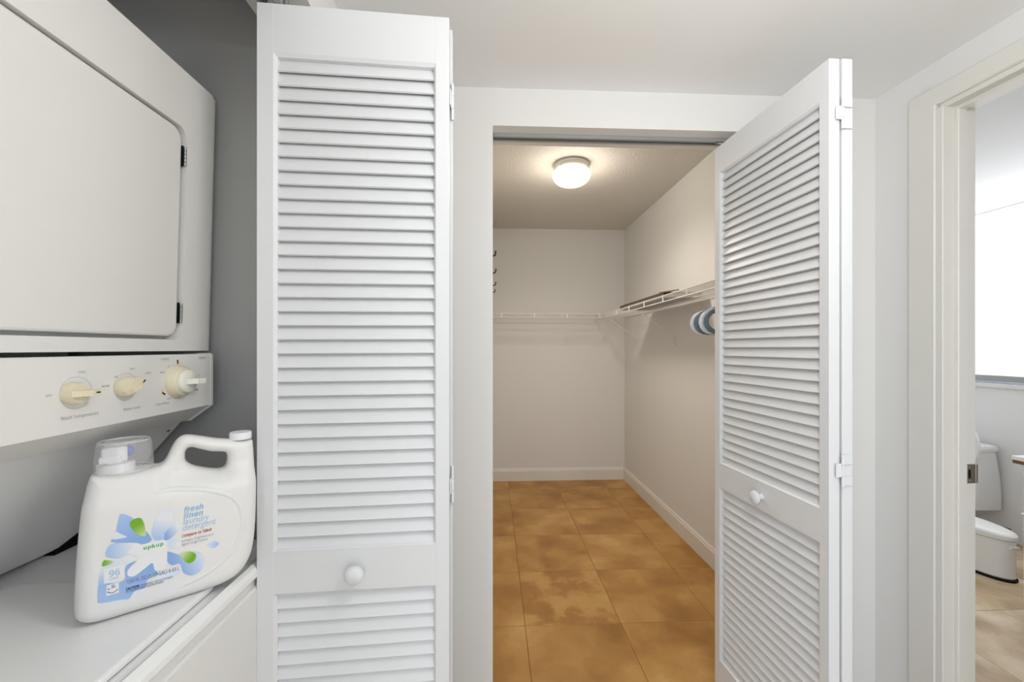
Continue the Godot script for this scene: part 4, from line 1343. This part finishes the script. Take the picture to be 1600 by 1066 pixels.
func closet() -> void:
	dome_lamp("closet_ceiling_light", "lit round glass ceiling light inside the closet", V(0.505, 2.49, 2.63), CLOSET_LAMP, Color(1.0, 0.955, 0.89), 1.0)
	# long shelf on the side wall
	var s := thing("wire_shelf", "long white wire shelf on the closet side wall carrying a dark board", "wire shelf", V(1.16, 1.62, 2.85), "closet wire shelves")
	var st := mb()
	var z := 1.625
	while z < 4.06:
		tube(st, [V(1.012, 1.6175, z), V(1.313, 1.6175, z)], 0.0014, 5, false)
		z += 0.0254
	var dk := obj("wire_deck", st, M.wire, s)
	dk.set_meta("kind", "stuff")
	for q in [[1.01, 1.6195, 0.0032], [1.01, 1.584, 0.0036], [1.11, 1.6145, 0.0026], [1.21, 1.6145, 0.0026], [1.306, 1.6145, 0.0026]]:
		st = mb()
		tube(st, [V(q[0], q[1], 1.615), V(q[0], q[1], 4.06)], q[2], 8)
		obj("rail", st, M.wire, s)
	for k in 9:
		st = mb()
		var zz := 1.80 + k * 0.305 - 0.005 + (0.0 if k else 0.0)
		if zz > 4.0: break
		cbox(st, Vector3(0.004, 0.042, 0.012), 0.001, Transform3D(Basis(), V(1.008, 1.602, zz)))
		obj("lip_clip", st, M.wire, s)
	for zz in [3.65, 2.91, 1.72]:
		bracket(s, V(1.018, 1.588, zz), V(1.311, 1.385, zz), V(1.311, 1.325, zz))
	# short shelf across the end wall
	var e := thing("wire_shelf", "short white wire shelf across the closet's end wall", "wire shelf", V(0.48, 1.62, 3.9), "closet wire shelves")
	st = mb()
	var x := -0.03
	while x < 1.0:
		tube(st, [V(x, 1.6215, 3.75), V(x, 1.6215, 4.068)], 0.0014, 5, false)
		x += 0.0254
	dk = obj("wire_deck", st, M.wire, e)
	dk.set_meta("kind", "stuff")
	for q in [[3.75, 1.6235, 0.0034], [3.75, 1.590, 0.0036], [3.86, 1.6185, 0.0026], [3.96, 1.6185, 0.0026], [4.06, 1.6185, 0.0026]]:
		st = mb()
		tube(st, [V(-0.04, q[1], q[0]), V(1.0, q[1], q[0])], q[2], 8)
		obj("rail", st, M.wire, e)
	for k in 4:
		st = mb()
		cbox(st, Vector3(0.012, 0.042, 0.004), 0.001, Transform3D(Basis(), V(0.08 + k * 0.3, 1.6065, 3.748)))
		obj("lip_clip", st, M.wire, e)
	st = mb(); box(st, -0.0445, -0.034, 1.575, 1.64, 3.735, 3.775, 0.002)
	obj("wall_clip", st, M.wire, e)
	# things lying on the long shelf
	st = mb(); box(st, 1.028, 1.270, 1.6232, 1.6500, 2.45, 3.30, 0.003)
	tag(obj("shelf_board", st, M.board), "dark brown board lying flat on the long wire shelf", "board")
	st = mb(); tube(st, [V(1.036, 1.6545, 2.52), V(1.036, 1.636, 2.26)], 0.0035, 8)
	tag(obj("thin_rod", st, M.rod), "longer thin brown rod sticking out past the dark board's end", "rod", "rods on the wire shelf")
	st = mb(); tube(st, [V(1.062, 1.6550, 2.55), V(1.062, 1.648, 2.37)], 0.0035, 8)
	tag(obj("thin_rod", st, M.rod), "shorter thin brown rod beside it on the dark board's end, further from the shelf lip", "rod", "rods on the wire shelf")
	# hooks
	var hk := thing("coat_hook", "black wall hook closest to the closet opening", "hook", V(-0.045, 1.72, 1.80), "black hooks on the closet wall")
	st = mb()
	box(st, -0.045, -0.041, 1.690, 1.745, 1.789, 1.811, 0.001)
	var pp := obj("back_plate", st, M.hook, hk)
	st = mb()
	tube(st, [V(-0.042, 1.712, 1.8), V(-0.01, 1.711, 1.8), V(0.004, 1.7115, 1.8), V(0.0095, 1.7145, 1.8), V(0.0115, 1.720, 1.8), V(0.0122, 1.7335, 1.8)], 0.0036, 8)
	obj("arm", st, M.hook, hk)
	var hl := ["second black wall hook in from the closet opening", "third black wall hook in from the closet opening", "black wall hook deepest inside the closet"]
	var hp := [V(-0.041, 1.72, 2.205), V(-0.0385, 1.72, 2.646), V(-0.041, 1.72, 2.97)]
	for i in 3:
		var h2 := hk.duplicate() as Node3D
		h2.name = numbered("coat_hook")
		h2.position = V(-0.045, 1.72, -hp[i].z)
		for ch in h2.get_children():
			if ch.name == "arm": ch.position.x += hp[i].x + 0.045
		add_child(h2)
		h2.set_meta("label", hl[i])
	# hangers on the shelf's lower rail
	var hg := hanger("clothes_hanger", M.hanger_white)
	var spots := [[1.745, 25.0, "white plastic hanger, outermost of the bunch beside the folded closet door", M.hanger_white], [1.711, 19.0, "blue-grey hanger between the two white ones", M.hanger_blue], [1.677, 13.0, "white plastic hanger between the two blue-grey ones", M.hanger_white], [1.643, 7.0, "blue-grey hanger half hidden by the folded closet door's edge", M.hanger_blue]]
	for i in 4:
		var o: Node3D = hg if i == 0 else hg.duplicate()
		if i > 0:
			o.name = numbered("clothes_hanger")
			add_child(o)
		o.position = V(1.018, 1.580, spots[i][0])
		o.rotation.y = deg_to_rad(-spots[i][1])
		for ch in o.get_children():
			if ch.name != "hook": (ch as MeshInstance3D).material_override = spots[i][3]
		tag(o, spots[i][2], "hanger", "hangers on the long wire shelf")

func hanger(called: String, m: Material) -> Node3D:
	var o := thing(called, "plastic hanger", "hanger", Vector3.ZERO)
	var st := mb()
	# outline in the hanger's own plane, hanging from the origin
	var pts := []
	for s in [1.0, -1.0]:
		var half := [Vector2(0.0, -0.072), Vector2(0.04, -0.086), Vector2(0.075, -0.108)]
		for k in 9:
			var t := PI * 0.42 - PI * 0.92 * k / 8.0
			half.append(Vector2(0.098 + 0.044 * cos(t), -0.160 + 0.044 * sin(t)))
		half.append(Vector2(0.05, -0.205))
		if s < 0: half.reverse()
		for p in half: pts.append(Vector3(p.x * s, p.y, 0))
	tube(st, pts, 0.0095, 10, false, true)
	obj("frame", st, m, o, false)
	st = mb()
	var hp := [Vector3(0, -0.068, 0), Vector3(0, -0.035, 0), Vector3(0.003, -0.028, 0)]
	for k in 9:
		var t := -PI * 0.35 + PI * 1.35 * k / 8.0
		hp.append(Vector3(0.011 * cos(t) - 0.0015, -0.0062 + 0.0125 * sin(t), 0))
	tube(st, hp, 0.002, 8)
	obj("hook", st, M.chrome, o, false)
	return o
